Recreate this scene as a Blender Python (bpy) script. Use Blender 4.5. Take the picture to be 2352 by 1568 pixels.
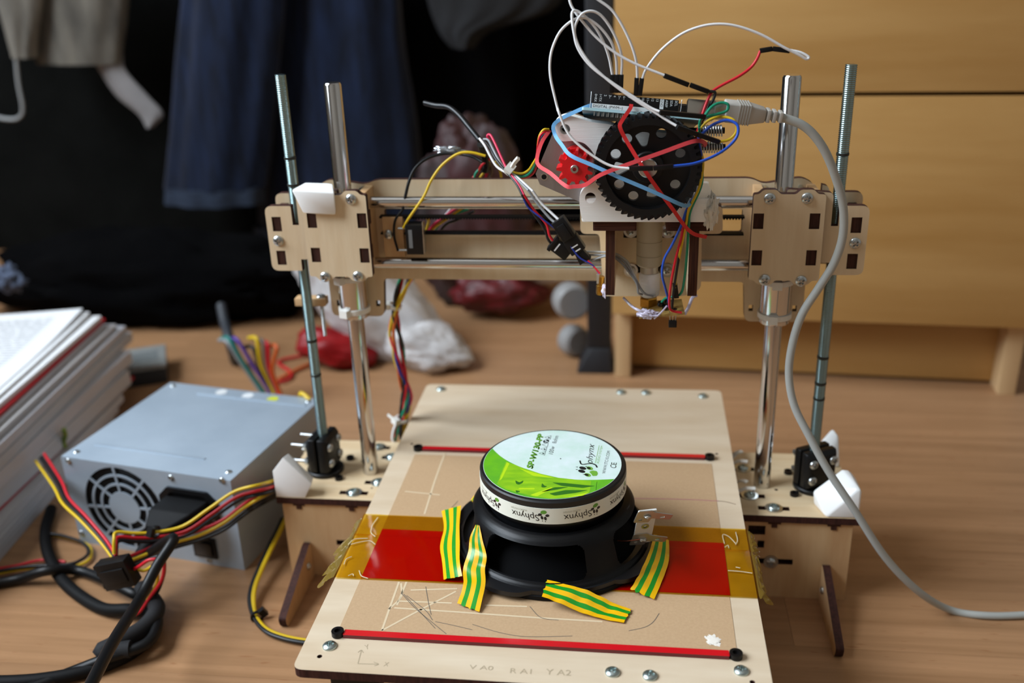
import bpy, bmesh, math, random
from mathutils import Vector, Matrix, noise
from mathutils.geometry import tessellate_polygon
random.seed(11)
for _o in list(bpy.data.objects): bpy.data.objects.remove(_o, do_unlink=True)
scene = bpy.context.scene
COL = scene.collection
S = 0.001                                   # all lengths below are millimetres
V = Vector
# ------------------------------------------------------------------ camera
CAM = V((53.33, -650.993, 382.658)); PITCH, YAW, ROLL, FPX = 0.3897, -0.1342, -0.0345, 2241.3
IW, IH = 2352.0, 1568.0
FWD = V((math.sin(YAW)*math.cos(PITCH), math.cos(YAW)*math.cos(PITCH), -math.sin(PITCH)))
_r = V((math.cos(YAW), -math.sin(YAW), 0)); _u = _r.cross(FWD)
RGT = math.cos(ROLL)*_r + math.sin(ROLL)*_u
UPV = -math.sin(ROLL)*_r + math.cos(ROLL)*_u
cam_data = bpy.data.cameras.new('camera'); cam = bpy.data.objects.new('camera', cam_data); COL.objects.link(cam)
cam.matrix_world = Matrix(((RGT.x, UPV.x, -FWD.x, CAM.x*S), (RGT.y, UPV.y, -FWD.y, CAM.y*S), (RGT.z, UPV.z, -FWD.z, CAM.z*S), (0, 0, 0, 1)))
cam_data.sensor_fit = 'HORIZONTAL'; cam_data.sensor_width = 36.0; cam_data.lens = 36.0*FPX/IW
cam_data.clip_start = 0.02; cam_data.clip_end = 50
cam_data.dof.use_dof = True; cam_data.dof.focus_distance = 0.585; cam_data.dof.aperture_fstop = 4.5
scene.camera = cam
# ------------------------------------------------------------------ light and exposure
world = bpy.data.worlds.new('room_air'); scene.world = world; world.use_nodes = True
world.node_tree.nodes['Background'].inputs[0].default_value = (0.75, 0.85, 1.0, 1)
world.node_tree.nodes['Background'].inputs[1].default_value = 0.6
def area(name, loc, target, sx, sy, power, color):
    d = bpy.data.lights.new(name, 'AREA'); d.shape = 'RECTANGLE'; d.size = sx; d.size_y = sy; d.energy = power; d.color = color
    o = bpy.data.objects.new(name, d); COL.objects.link(o); o.location = loc
    o.rotation_euler = (V(target)-V(loc)).to_track_quat('-Z', 'Y').to_euler(); return o
area('window_daylight', (-1.57, -0.45, 1.36), (0.0, -0.25, 0.5), 1.36, 1.36, 108, (0.83, 0.91, 1.0))
scene.view_settings.view_transform = 'Standard'; scene.view_settings.look = 'None'
scene.view_settings.exposure = 0.0; scene.view_settings.gamma = 1.0; scene.view_settings.use_curve_mapping = False
# ------------------------------------------------------------------ photo point -> place (at a known depth Y or height z)
def ray(x, y): return FWD + RGT*((x-IW/2)/FPX) - UPV*((y-IH/2)/FPX)
def AZ(x, y, z): d = ray(x, y); return CAM + d*((z-CAM.z)/d.z)
def AY(x, y, Y): d = ray(x, y); return CAM + d*((Y-CAM.y)/d.y)
def XZ(x, y, Y): p = AY(x, y, Y); return (p.x, p.z)
# ------------------------------------------------------------------ materials
def lin(c):
    if isinstance(c, str): c = tuple(int(c[i:i+2], 16) for i in (1, 3, 5))
    return tuple(((v/255)/12.92 if v/255 <= .04045 else ((v/255+.055)/1.055)**2.4) for v in c[:3]) + (1,)
MATS = {}
def mat(name, color, rough=.5, metal=0., spec=.5, var=0., scale=(60, 60, 60), color2=None, bump=0., bscale=None, trans=0., coat=0., detail=4, sheen=0., rvar=0., rnd=0., sss=0.):
    if name in MATS: return MATS[name]
    m = bpy.data.materials.new(name); m.use_nodes = True; nt = m.node_tree; b = nt.nodes['Principled BSDF']
    col = lin(color); b.inputs['Base Color'].default_value = col; b.inputs['Roughness'].default_value = rough
    b.inputs['Metallic'].default_value = metal; b.inputs['Specular IOR Level'].default_value = spec
    b.inputs['Coat Weight'].default_value = coat; b.inputs['Transmission Weight'].default_value = trans
    b.inputs['Sheen Weight'].default_value = sheen
    if sss: b.inputs['Subsurface Weight'].default_value = sss; b.inputs['Subsurface Radius'].default_value = (.004, .004, .004)
    tc = nt.nodes.new('ShaderNodeTexCoord')
    if var or color2:
        mp = nt.nodes.new('ShaderNodeMapping'); mp.inputs['Scale'].default_value = scale; nt.links.new(tc.outputs['Object'], mp.inputs[0])
        n = nt.nodes.new('ShaderNodeTexNoise'); n.inputs['Scale'].default_value = 1; n.inputs['Detail'].default_value = detail; n.inputs['Roughness'].default_value = .6
        if rnd:
            oi = nt.nodes.new('ShaderNodeObjectInfo'); vm = nt.nodes.new('ShaderNodeVectorMath'); vm.operation = 'SCALE'; vm.inputs[3].default_value = 40
            cb = nt.nodes.new('ShaderNodeCombineXYZ')
            for i in range(3): nt.links.new(oi.outputs['Random'], cb.inputs[i])
            nt.links.new(cb.outputs[0], vm.inputs[0]); va = nt.nodes.new('ShaderNodeVectorMath'); nt.links.new(mp.outputs[0], va.inputs[0]); nt.links.new(vm.outputs[0], va.inputs[1])
            nt.links.new(va.outputs[0], n.inputs['Vector'])
        else: nt.links.new(mp.outputs[0], n.inputs['Vector'])
        r = nt.nodes.new('ShaderNodeValToRGB'); r.color_ramp.elements[0].position = .3; r.color_ramp.elements[1].position = .7
        c2 = lin(color2) if color2 else tuple(v*(1-var) for v in col[:3])+(1,)
        r.color_ramp.elements[0].color = c2; r.color_ramp.elements[1].color = col
        nt.links.new(n.outputs['Fac'], r.inputs[0]); src = r.outputs[0]
        if rnd:
            hs = nt.nodes.new('ShaderNodeHueSaturation'); mr = nt.nodes.new('ShaderNodeMapRange'); mr.inputs[3].default_value = 1-rnd; mr.inputs[4].default_value = 1+rnd
            nt.links.new(oi.outputs['Random'], mr.inputs[0]); nt.links.new(mr.outputs[0], hs.inputs['Value']); nt.links.new(src, hs.inputs['Color']); src = hs.outputs[0]
        nt.links.new(src, b.inputs['Base Color'])
        if rvar:
            m2 = nt.nodes.new('ShaderNodeMapRange'); m2.inputs[3].default_value = rough-rvar; m2.inputs[4].default_value = rough+rvar
            nt.links.new(n.outputs['Fac'], m2.inputs[0]); nt.links.new(m2.outputs[0], b.inputs['Roughness'])
    if bump:
        mp2 = nt.nodes.new('ShaderNodeMapping'); mp2.inputs['Scale'].default_value = bscale or scale; nt.links.new(tc.outputs['Object'], mp2.inputs[0])
        n2 = nt.nodes.new('ShaderNodeTexNoise'); n2.inputs['Scale'].default_value = 1; n2.inputs['Detail'].default_value = 3; nt.links.new(mp2.outputs[0], n2.inputs['Vector'])
        bp = nt.nodes.new('ShaderNodeBump'); bp.inputs['Strength'].default_value = bump; bp.inputs['Distance'].default_value = .001
        nt.links.new(n2.outputs['Fac'], bp.inputs['Height']); nt.links.new(bp.outputs[0], b.inputs['Normal'])
    MATS[name] = m; return m
def film(name, tint, gloss=.08, rough=.1, body=0., body_col='#FFFFFF'):
    if name in MATS: return MATS[name]
    m = bpy.data.materials.new(name); m.use_nodes = True; nt = m.node_tree; nt.nodes.remove(nt.nodes['Principled BSDF'])
    t = nt.nodes.new('ShaderNodeBsdfTransparent'); t.inputs[0].default_value = lin(tint)
    g = nt.nodes.new('ShaderNodeBsdfGlossy'); g.inputs['Roughness'].default_value = rough
    fr = nt.nodes.new('ShaderNodeFresnel'); fr.inputs[0].default_value = 1.45
    mr = nt.nodes.new('ShaderNodeMath'); mr.operation = 'ADD'; mr.inputs[1].default_value = gloss; nt.links.new(fr.outputs[0], mr.inputs[0])
    mx = nt.nodes.new('ShaderNodeMixShader'); nt.links.new(mr.outputs[0], mx.inputs[0]); nt.links.new(t.outputs[0], mx.inputs[1]); nt.links.new(g.outputs[0], mx.inputs[2])
    out = mx.outputs[0]
    if body:
        d = nt.nodes.new('ShaderNodeBsdfDiffuse'); d.inputs[0].default_value = lin(body_col); tl = nt.nodes.new('ShaderNodeBsdfTranslucent'); tl.inputs[0].default_value = lin(body_col)
        ad = nt.nodes.new('ShaderNodeMixShader'); nt.links.new(d.outputs[0], ad.inputs[1]); nt.links.new(tl.outputs[0], ad.inputs[2])
        m2 = nt.nodes.new('ShaderNodeMixShader'); m2.inputs[0].default_value = body; nt.links.new(out, m2.inputs[1]); nt.links.new(ad.outputs[0], m2.inputs[2]); out = m2.outputs[0]
    nt.links.new(out, nt.nodes['Material Output'].inputs[0]); MATS[name] = m; return m
PLY_X = mat('birch_ply_grain_x', '#DCC7A4', .6, spec=.3, color2='#CDB088', scale=(9, 120, 120), bump=.08, bscale=(30, 500, 500))
PLY_Z = mat('birch_ply_grain_z', '#E0CBAA', .6, spec=.3, color2='#D5BC98', scale=(120, 120, 12), bump=.08, bscale=(500, 500, 40))
PLY_BED = mat('birch_ply_bed', '#DAC8AE', .42, spec=.4, color2='#C9B294', scale=(7, 45, 45))
PLY_BROWN = mat('birch_ply_warm', '#D2B084', .6, spec=.3, color2='#BE9468', scale=(60, 60, 9))
EDGE = mat('laser_burnt_edge', '#4A2A22', .7, spec=.25, color2='#2A1512', scale=(500, 500, 90))
EDGE_DK = mat('laser_burnt_tab', '#2E1A14', .75, spec=.2, color2='#4A2C22', scale=(700, 700, 60))
CHROME = mat('ground_steel_rod', '#CFCDCB', .12, 1)
ZINC = mat('zinc_plated_thread', '#8FA6A8', .24, 1)
STEEL = mat('bright_steel', '#C4C8C8', .28, 1)
DULL = mat('dull_tin', '#C2BFB6', .45, .8)
ALU = mat('brushed_aluminium', '#A9A8AB', .42, 1, var=.12, scale=(300, 300, 30))
BLK = mat('black_plastic', '#0E0E0F', .42, spec=.3)
BLK_G = mat('black_gloss', '#0B0B0C', .25, spec=.5)
BLK_R = mat('black_rubber', '#0C0C0D', .65, spec=.18)
BOLT = mat('black_oxide', '#1C1A1A', .4, .6)
WHITE = mat('white_plastic', '#F4F4F2', .35, spec=.5, sss=.15)
NATURAL = mat('natural_white_print', '#F7F6F1', .38, spec=.5, sss=.2, bump=.15, bscale=(40, 40, 2500))
NYLON = mat('zip_tie_nylon', '#E6E4DC', .4, sss=.2)
RED = mat('red_print', '#D4141A', .35, bump=.1, bscale=(900, 900, 900))
REDSTRIP = mat('red_acrylic', '#C8101C', .18, spec=.55)
BRASS = mat('brass', '#B48A3C', .28, 1, var=.2, scale=(300, 300, 300))
PEEK = mat('peek_beige', '#B3A891', .45)
WCOL = dict(white='#E4E4E4', grey='#8D9092', black='#141415', red='#C81828', yellow='#D9B51E', green='#128C6A', blue='#1F4FB8', brown='#6A5A50', pink='#D4254F', navy='#1B2E86', orange='#C85A22', purple='#5A3C96', teal='#1C7A72', lightgrey='#B7B8B4')
def wm(c): return mat(c+'_wire_sleeve', WCOL[c], .4, spec=.45)
# ------------------------------------------------------------------ mesh helpers
WM = {}
def put(o, parent=None, world=None):
    world = world or Matrix.Identity(4)
    if parent is not None:
        o.parent = parent; o.matrix_parent_inverse = WM[parent.name].inverted()
    o.matrix_basis = world; WM[o.name] = world; COL.objects.link(o); return o
def tag(o, label=None, cat=None, group=None, kind=None):
    if label: o['label'] = label
    if cat: o['category'] = cat
    if group: o['group'] = group
    if kind: o['kind'] = kind
    return o
def thing(name, label, cat, loc, group=None):
    o = bpy.data.objects.new(name, None); o.empty_display_size = .01
    put(o, None, Matrix.Translation(V(loc)*S)); return tag(o, label, cat, group)
def mesh(name, verts, faces, mats, mi=None, smooth=None):
    me = bpy.data.meshes.new(name); me.from_pydata([(v[0]*S, v[1]*S, v[2]*S) for v in verts], [], faces)
    for m in (mats if isinstance(mats, (list, tuple)) else [mats]): me.materials.append(m)
    if mi is not None: me.polygons.foreach_set('material_index', mi)
    me.update()
    if smooth:
        me.polygons.foreach_set('use_smooth', [True]*len(me.polygons))
        if smooth is not True: me.set_sharp_from_angle(angle=math.radians(smooth))
    return me
def obj(name, me, parent=None, world=None): return put(bpy.data.objects.new(name, me), parent, world)
def mk(name, verts, faces, mats, parent=None, mi=None, smooth=None): return obj(name, mesh(name, verts, faces, mats, mi, smooth), parent)
class G:
    """collects simple solids that belong to one and the same part"""
    def __init__(s): s.v = []; s.f = []; s.m = []
    def add(s, vs, fs, m=0, fn=None):
        k = len(s.v); s.v += [fn(p) for p in vs] if fn else list(vs); s.f += [tuple(i+k for i in f) for f in fs]; s.m += [m]*len(fs); return s
    def box(s, x0, x1, y0, y1, z0, z1, m=0, fn=None):
        return s.add([(x0, y0, z0), (x1, y0, z0), (x1, y1, z0), (x0, y1, z0), (x0, y0, z1), (x1, y0, z1), (x1, y1, z1), (x0, y1, z1)],
                     [(0, 3, 2, 1), (4, 5, 6, 7), (0, 1, 5, 4), (1, 2, 6, 5), (2, 3, 7, 6), (3, 0, 4, 7)], m, fn)
    def build(s, name, mats, parent=None, smooth=None, world=None, bevel=0):
        me = mesh(name, s.v, s.f, mats, s.m, smooth)
        if bevel:
            bm = bmesh.new(); bm.from_mesh(me); bmesh.ops.recalc_face_normals(bm, faces=bm.faces)
            bmesh.ops.bevel(bm, geom=list(bm.edges), offset=bevel*S, segments=2, affect='EDGES', profile=.6, clamp_overlap=True); bm.to_mesh(me); bm.free()
            me.polygons.foreach_set('use_smooth', [True]*len(me.polygons)); me.set_sharp_from_angle(angle=math.radians(50))
        return obj(name, me, parent, world)
def box(name, x0, x1, y0, y1, z0, z1, m, parent=None, bevel=0, fn=None): return G().box(x0, x1, y0, y1, z0, z1, 0, fn).build(name, m, parent, bevel=bevel)
def frame(o, u, v):
    o, u, v = V(o), V(u).normalized(), V(v); n = u.cross(v).normalized(); v = n.cross(u)
    return lambda p: tuple(o + u*p[0] + v*p[1] + n*p[2])
XZF = lambda Y: (lambda p: (p[0], Y-p[2], p[1]))      # plate in the x-z plane, front face towards the camera at Y = Y-thick
def fillet(pts, r, n=5):
    out = []; N = len(pts)
    for i, p in enumerate(pts):
        rr = r[i] if isinstance(r, (list, tuple)) else r
        a, b, c = V(pts[i-1]).to_2d(), V(p).to_2d(), V(pts[(i+1) % N]).to_2d()
        if rr <= 0: out.append((b.x, b.y)); continue
        da, dc = (a-b), (c-b); rr = min(rr, da.length*.49, dc.length*.49)
        p0 = b+da.normalized()*rr; p1 = b+dc.normalized()*rr
        for k in range(n+1):
            t = k/n; q = p0*(1-t)**2 + b*2*t*(1-t) + p1*t*t; out.append((q.x, q.y))
    return out
def rrect(x0, x1, y0, y1, r=0, n=4): return fillet([(x0, y0), (x1, y0), (x1, y1), (x0, y1)], r, n)
def circle(cx, cy, r, n=24): return [(cx+r*math.cos(2*math.pi*k/n), cy+r*math.sin(2*math.pi*k/n)) for k in range(n)]
def ellipse(cx, cy, a, b, rot=0, n=20):
    c, s = math.cos(rot), math.sin(rot)
    return [(cx+a*math.cos(t)*c-b*math.sin(t)*s, cy+a*math.cos(t)*s+b*math.sin(t)*c) for t in (2*math.pi*k/n for k in range(n))]
def prism(loops, t0, t1):
    """solid of a flat outline with holes between heights t0 and t1; faces 0 = flat sides, 1 = cut edges"""
    def area2(l): return sum(l[i-1][0]*l[i][1]-l[i][0]*l[i-1][1] for i in range(len(l)))
    L = [list(l) if (area2(l) > 0) == (k == 0) else list(reversed(l)) for k, l in enumerate(loops)]
    flat = [p for l in L for p in l]; n = len(flat)
    tris = tessellate_polygon([[V((p[0], p[1], 0)) for p in l] for l in L])
    vs = [(p[0], p[1], t1) for p in flat] + [(p[0], p[1], t0) for p in flat]; fs = []; mi = []
    for a, b, c in tris:
        A, B, C = flat[a], flat[b], flat[c]
        if (B[0]-A[0])*(C[1]-A[1])-(B[1]-A[1])*(C[0]-A[0]) < 0: a, c = c, a
        fs.append((a, b, c)); fs.append((a+n, c+n, b+n)); mi += [0, 0]
    k = 0
    for l in L:
        m = len(l)
        for i in range(m):
            a, b = k+i, k+(i+1) % m; fs.append((b, a, a+n, b+n)); mi.append(1)
        k += m
    return vs, fs, mi
def plate(name, loops, t0, t1, fn, mats, parent=None, smooth=None):
    vs, fs, mi = prism(loops, t0, t1); ms = list(mats) if isinstance(mats, (list, tuple)) else [mats, mats]
    return mk(name, [fn(p) for p in vs], fs, ms, parent, mi, smooth)
def spline(pts, sub=6, closed=False):
    P = [V(p) for p in pts]; n = len(P)
    if n < 3 and not closed: return P
    out = []
    for i in range(n if closed else n-1):
        a = P[i-1] if (i > 0 or closed) else P[0]*2-P[1]; b = P[i]; c = P[(i+1) % n]; d = P[(i+2) % n] if (i+2 < n or closed) else c*2-b
        for k in range(sub):
            t = k/sub; out.append(.5*((2*b)+(c-a)*t+(2*a-5*b+4*c-d)*t*t+(3*b-a-3*c+d)*t**3))
    if not closed: out.append(P[-1])
    return out
def sweep(pts, prof, closed=False, up=None):
    """sweeps a closed profile [(a,b)] along points with a parallel-carried frame"""
    n = len(pts); m = len(prof); vs = []; fs = []
    T = [((pts[(i+1) % n] if (closed or i < n-1) else pts[i])-(pts[i-1] if (closed or i > 0) else pts[i])).normalized() for i in range(n)]
    nrm = None
    for i, p in enumerate(pts):
        t = T[i]
        if up is not None: a = t.cross(V(up[i] if isinstance(up, list) else up)); a = a.normalized() if a.length > 1e-6 else nrm
        else:
            if nrm is None: a = t.cross(V((0, 0, 1)) if abs(t.z) < .9 else V((1, 0, 0))).normalized()
            else: a = (nrm - t*nrm.dot(t)); a = a.normalized() if a.length > 1e-6 else nrm
        nrm = a; b = a.cross(t)
        sc = 1
        for q in prof: vs.append(tuple(p + a*q[0] + b*q[1]))
    for i in range(n if closed else n-1):
        for k in range(m):
            a0, a1 = i*m+k, i*m+(k+1) % m; b0, b1 = ((i+1) % n)*m+k, ((i+1) % n)*m+(k+1) % m; fs.append((a0, b0, b1, a1))
    if not closed: fs.append(tuple(range(m))); fs.append(tuple(reversed(range((n-1)*m, n*m))))
    return vs, fs
def ring(r, n=8): return [(r*math.cos(2*math.pi*k/n), r*math.sin(2*math.pi*k/n)) for k in range(n)]
def tube(name, pts, r, m, parent=None, seg=8, sub=6, closed=False):
    vs, fs = sweep(spline(pts, sub, closed), ring(r, seg), closed); return mk(name, vs, fs, m, parent, None, 60)
def ribbon(name, pts, w, t, m, parent=None, sub=5, up=(0, -1, .15)):
    vs, fs = sweep(spline(pts, sub), [(-w/2, -t/2), (w/2, -t/2), (w/2, t/2), (-w/2, t/2)], up=up); return mk(name, vs, fs, m, parent, None, 40)
def lathe_geo(prof, seg=32, fn=None, cap=True):
    vs = []; fs = []; n = len(prof)
    for k in range(seg):
        a = 2*math.pi*k/seg
        for r, h in prof: vs.append((r*math.cos(a), r*math.sin(a), h))
    for k in range(seg):
        k2 = (k+1) % seg
        for i in range(n-1): fs.append((k*n+i, k2*n+i, k2*n+i+1, k*n+i+1))
    if cap:
        fs.append(tuple(k*n for k in reversed(range(seg)))); fs.append(tuple(k*n+n-1 for k in range(seg)))
    return ([fn(p) for p in vs] if fn else vs), fs
def lathe(name, prof, base, m, parent=None, axis=(0, 0, 1), seg=32, smooth=35, cap=True):
    ax = V(axis).normalized(); u = ax.cross(V((0, 0, 1)) if abs(ax.z) < .9 else V((1, 0, 0))).normalized(); w = ax.cross(u); b = V(base)
    vs, fs = lathe_geo(prof, seg, lambda p: tuple(b+u*p[0]+w*p[1]+ax*p[2]), cap); return mk(name, vs, fs, m, parent, None, smooth)
def hull(name, pts, m, parent=None, bevel=0, smooth=None):
    bm = bmesh.new(); vs = [bm.verts.new(V(p)*S) for p in pts]; bmesh.ops.convex_hull(bm, input=vs)
    loose = [v for v in bm.verts if not v.link_faces]; bmesh.ops.delete(bm, geom=loose, context='VERTS')
    bmesh.ops.dissolve_limit(bm, angle_limit=.05, verts=bm.verts, edges=bm.edges)
    if bevel: bmesh.ops.bevel(bm, geom=list(bm.edges), offset=bevel*S, segments=3, affect='EDGES', profile=.5, clamp_overlap=True)
    bmesh.ops.recalc_face_normals(bm, faces=bm.faces); me = bpy.data.meshes.new(name); bm.to_mesh(me); bm.free(); me.materials.append(m)
    if bevel: me.polygons.foreach_set('use_smooth', [True]*len(me.polygons)); me.set_sharp_from_angle(angle=math.radians(40))
    return obj(name, me, parent)
# lettering: flat glyph outlines, normalised to width 1 and capital height 1
TXT = {}
def prepare_text(strings):
    tmp = []
    for s in strings:
        cu = bpy.data.curves.new('lettering', 'FONT'); cu.body = s; cu.resolution_u = 3; o = bpy.data.objects.new('lettering', cu); COL.objects.link(o); tmp.append((s, o, cu))
    dg = bpy.context.evaluated_depsgraph_get()
    for s, o, cu in tmp:
        me = bpy.data.meshes.new_from_object(o.evaluated_get(dg)); xs = [v.co.x for v in me.vertices] or [0, 1]
        x0, x1 = min(xs), max(xs); TXT[s] = ([((v.co.x-x0)/(x1-x0), v.co.y/.69) for v in me.vertices], [tuple(p.vertices) for p in me.polygons], (x1-x0)/.69)
        bpy.data.meshes.remove(me); bpy.data.objects.remove(o); bpy.data.curves.remove(cu)
def text(g, s, fn, m=0, italic=0.):
    vs, fs, asp = TXT[s]; g.add([fn(x+italic*y/asp, y) for x, y in vs], fs, m); return g
LINES = ['SP-W130-PP', '100w', '8ohm', 'Sphynx', 'phynx', 'AUDIO SYSTEM', 'WWW.ITC10.COM', 'CE', 'DIGITAL (PWM~)', '0>RX', '1<TX', '2', '3~', '4', '5~', '6~', '7', '8', '9~', '10~', '11~', '12', '13', 'GND', 'AREF', 'SDA', 'SCL', 'V A0', 'R A1', 'Y A2', 'X', 'Y', 'C', 'E', 'S', '12UU']
prepare_text(LINES)
# shared cross-head screw (head radius 1, axis +z)
def head_mesh(name, m, cross=True):
    vs = []; fs = []; R = [0, .1, .17, .25, .34, .43, .52, .6, .68, .8, .9, .97, 1.0]; N = 32
    vs.append((0, 0, .2 if cross else .1))
    for r in R[1:]:
        for k in range(N):
            a = 2*math.pi*(k+.5)/N; x, y = r*math.cos(a), r*math.sin(a); z = .62*math.sqrt(max(0, 1-(r*.93)**2))
            if cross and ((abs(x) < .13 and abs(y) < .56) or (abs(y) < .13 and abs(x) < .56)): z -= .38
            if not cross: z = .75 if r > .45 else .3
            vs.append((x, y, z))
    n = len(R)-1
    for k in range(N): fs.append((0, 1+k, 1+(k+1) % N))
    for i in range(n-1):
        for k in range(N): a = 1+i*N+k; b = 1+i*N+(k+1) % N; fs.append((a, a+N, b+N, b))
    k0 = 1+(n-1)*N; base = len(vs)
    for k in range(N): vs.append((vs[k0+k][0], vs[k0+k][1], -.1))
    for k in range(N): fs.append((k0+k, base+k, base+(k+1) % N, k0+(k+1) % N))
    fs.append(tuple(base+k for k in reversed(range(N))))
    return mesh(name, vs, fs, m, None, 40)
HEAD = head_mesh('cross_head_screw', STEEL); HEAD_Z = head_mesh('cross_head_zinc_screw', mat('zinc_screw', '#B9C6C4', .3, 1)); SOCKET = head_mesh('socket_head_screw', BOLT, False)
_vs, _fs = lathe_geo([(.45, -.05), (1, -.05), (1, .08), (.45, .08)], 24); WASH = mesh('washer', _vs, _fs, STEEL, None, 35)
def axis_matrix(pos, nrm, sc, spin=0.):
    q = V(nrm).normalized().to_track_quat('Z', 'Y').to_matrix().to_4x4()
    return Matrix.Translation(V(pos)*S) @ q @ Matrix.Rotation(spin, 4, 'Z') @ Matrix.Diagonal((sc, sc, sc, 1))
def screw(parent, pos, nrm=(0, -1, 0), r=3.7, kind=None, washer=0):
    n = V(nrm).normalized(); p = V(pos)
    if washer:
        obj('washer', WASH, parent, axis_matrix(p+n*.25, n, washer)); p = p+n*.5
    return obj('screw', kind or HEAD, parent, axis_matrix(p, n, r, random.random()*3))
def zip_tie(name, parent, c, r, axis, w=4.0, head=None, m=None, tail=0):
    ax = V(axis).normalized(); u = V(head).normalized(); u = (u-ax*u.dot(ax)).normalized(); v = ax.cross(u); c = V(c); g = G()
    pts = [c+(u*math.cos(t)+v*math.sin(t))*r for t in (2*math.pi*k/28 for k in range(28))]
    vs, fs = sweep(pts, [(-.6, -w/2), (.6, -w/2), (.6, w/2), (-.6, w/2)], True, up=[tuple(ax)]*28); g.add(vs, fs)
    F = lambda p: tuple(c+u*(r+p[0])+v*p[1]+ax*p[2])
    g.box(-.8, 3.8, -3.2, 3.2, -w/2-1, w/2+1, 0, F)
    if tail: g.box(1, 2, 3, 3+tail, -w/2+.3, w/2-.3, 0, F)
    return g.build(name, m or NYLON, parent)
# ------------------------------------------------------------------ the room
FZ = -70.0
WALL = mat('painted_wall', '#9C968C', .8, var=.06, scale=(3, 3, 3))
def struct(o): return tag(o, kind='structure')
floor = struct(box('floor', -1600, 1800, -2000, 1150, FZ-30, FZ-1.2, mat('floor_underlay', '#8E6748', .6)))
BEECH = mat('beech_laminate', '#AE845F', .38, spec=.35, color2='#946E4C', scale=(4, 95, 95), rnd=.07, detail=6)
def beech_flecks(m):
    nt = m.node_tree; b = nt.nodes['Principled BSDF']; src = b.inputs['Base Color'].links[0].from_socket
    tc = nt.nodes.new('ShaderNodeTexCoord'); mp = nt.nodes.new('ShaderNodeMapping'); mp.inputs['Scale'].default_value = (60, 330, 330)
    nt.links.new(tc.outputs['Object'], mp.inputs[0]); n = nt.nodes.new('ShaderNodeTexNoise'); n.inputs['Scale'].default_value = 1; n.inputs['Detail'].default_value = 1
    nt.links.new(mp.outputs[0], n.inputs['Vector']); r = nt.nodes.new('ShaderNodeValToRGB'); r.color_ramp.elements[0].position = .68; r.color_ramp.elements[1].position = .76
    r.color_ramp.elements[0].color = (0, 0, 0, 1); r.color_ramp.elements[1].color = (.55, .55, .55, 1); nt.links.new(n.outputs['Fac'], r.inputs[0])
    mx = nt.nodes.new('ShaderNodeMix'); mx.data_type = 'RGBA'; nt.links.new(r.outputs[0], mx.inputs[0]); nt.links.new(src, mx.inputs[6]); mx.inputs[7].default_value = lin('#8A5836')
    nt.links.new(mx.outputs[2], b.inputs['Base Color'])
beech_flecks(BEECH)
g = G(); g.box(-699.9, 699.9, -31.1, 31.1, -1.2, 0); PLANK = mesh('plank', g.v, g.f, BEECH)
for row in range(-14, 16):
    off = (row*617) % 1400
    for k in range(-2, 3):
        x = k*1400+off-700
        if -2000 < x < 2200: obj('plank', PLANK, floor, Matrix.Translation(V((x, 61.5+row*62.3, FZ))*S))
struct(box('wall_back', -1600, 1800, 1150, 1200, FZ, 2400, WALL))
struct(box('wall_right', 1800, 1850, -2000, 1200, FZ, 2400, WALL))
struct(box('wall_front', -1600, 1800, -2050, -2000, FZ, 2400, WALL))
struct(box('ceiling', -1650, 1850, -2050, 1200, 2400, 2450, mat('ceiling_paint', '#E2E0DA', .85)))
g = G()
g.box(-1650, -1600, -2000, 1200, FZ, 710); g.box(-1650, -1600, -2000, 1200, 2090, 2400); g.box(-1650, -1600, -2000, -1140, 710, 2090); g.box(-1650, -1600, 240, 1200, 710, 2090)
struct(g.build('wall_left', WALL))
win = struct(bpy.data.objects.new('window_1', None)); put(win, None, Matrix.Translation(V((-1625, -450, 710))*S))
FR = mat('window_frame_white', '#E8E8E4', .4)
g = G()
for a, b in ((-1140, -1090), (-475, -425), (190, 240)): g.box(-1640, -1605, a, b, 710, 2090)
g.box(-1640, -1605, -1140, 240, 710, 760); g.box(-1640, -1605, -1140, 240, 2040, 2090); g.build('window_frame', FR, win)
for a, b in ((-1090, -475), (-425, 190)): box('pane', -1626, -1622, a, b, 760, 2040, film('window_glass', '#F4F8FA'), win)
box('window_sill', -1605, -1500, -1160, 260, 680, 710, FR, win)
# ------------------------------------------------------------------ beech drawer unit on the right
DO = V((33, 344, FZ)); DU = V((.998, -.063, 0)); DV = V((.063, .998, 0))
DF = lambda p: tuple(DO+DU*p[0]+DV*p[1]+V((0, 0, p[2])))
BV = mat('beech_veneer', '#C0965C', .42, spec=.4, color2='#AE8248', scale=(2.2, 30, 26), detail=5)
BV2 = mat('beech_veneer_edge', '#D2B184', .45, spec=.4, color2='#C8A478', scale=(30, 30, 5))
dr = thing('drawer_unit', 'beech veneer drawer unit on two side legs behind the right column', 'drawer unit', DF((206, 190, 0)))
for a in (0, 397): box('side_panel', a, a+17, 0, 400, 0, 545, BV2, dr, .8, DF)
box('plinth', 17, 397, 26, 42, 4, 92, BV, dr, .5, DF)
for c0, c1 in ((81, 307), (311, 530)): box('drawer_front', -2, 417, -17, -1, c0, c1, BV, dr, 1.0, DF)
box('top_panel', -2, 417, -17, 400, 545, 562, BV, dr, 1, DF); box('back_panel', 17, 397, 384, 400, 90, 545, BV, dr, 0, DF)
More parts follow.
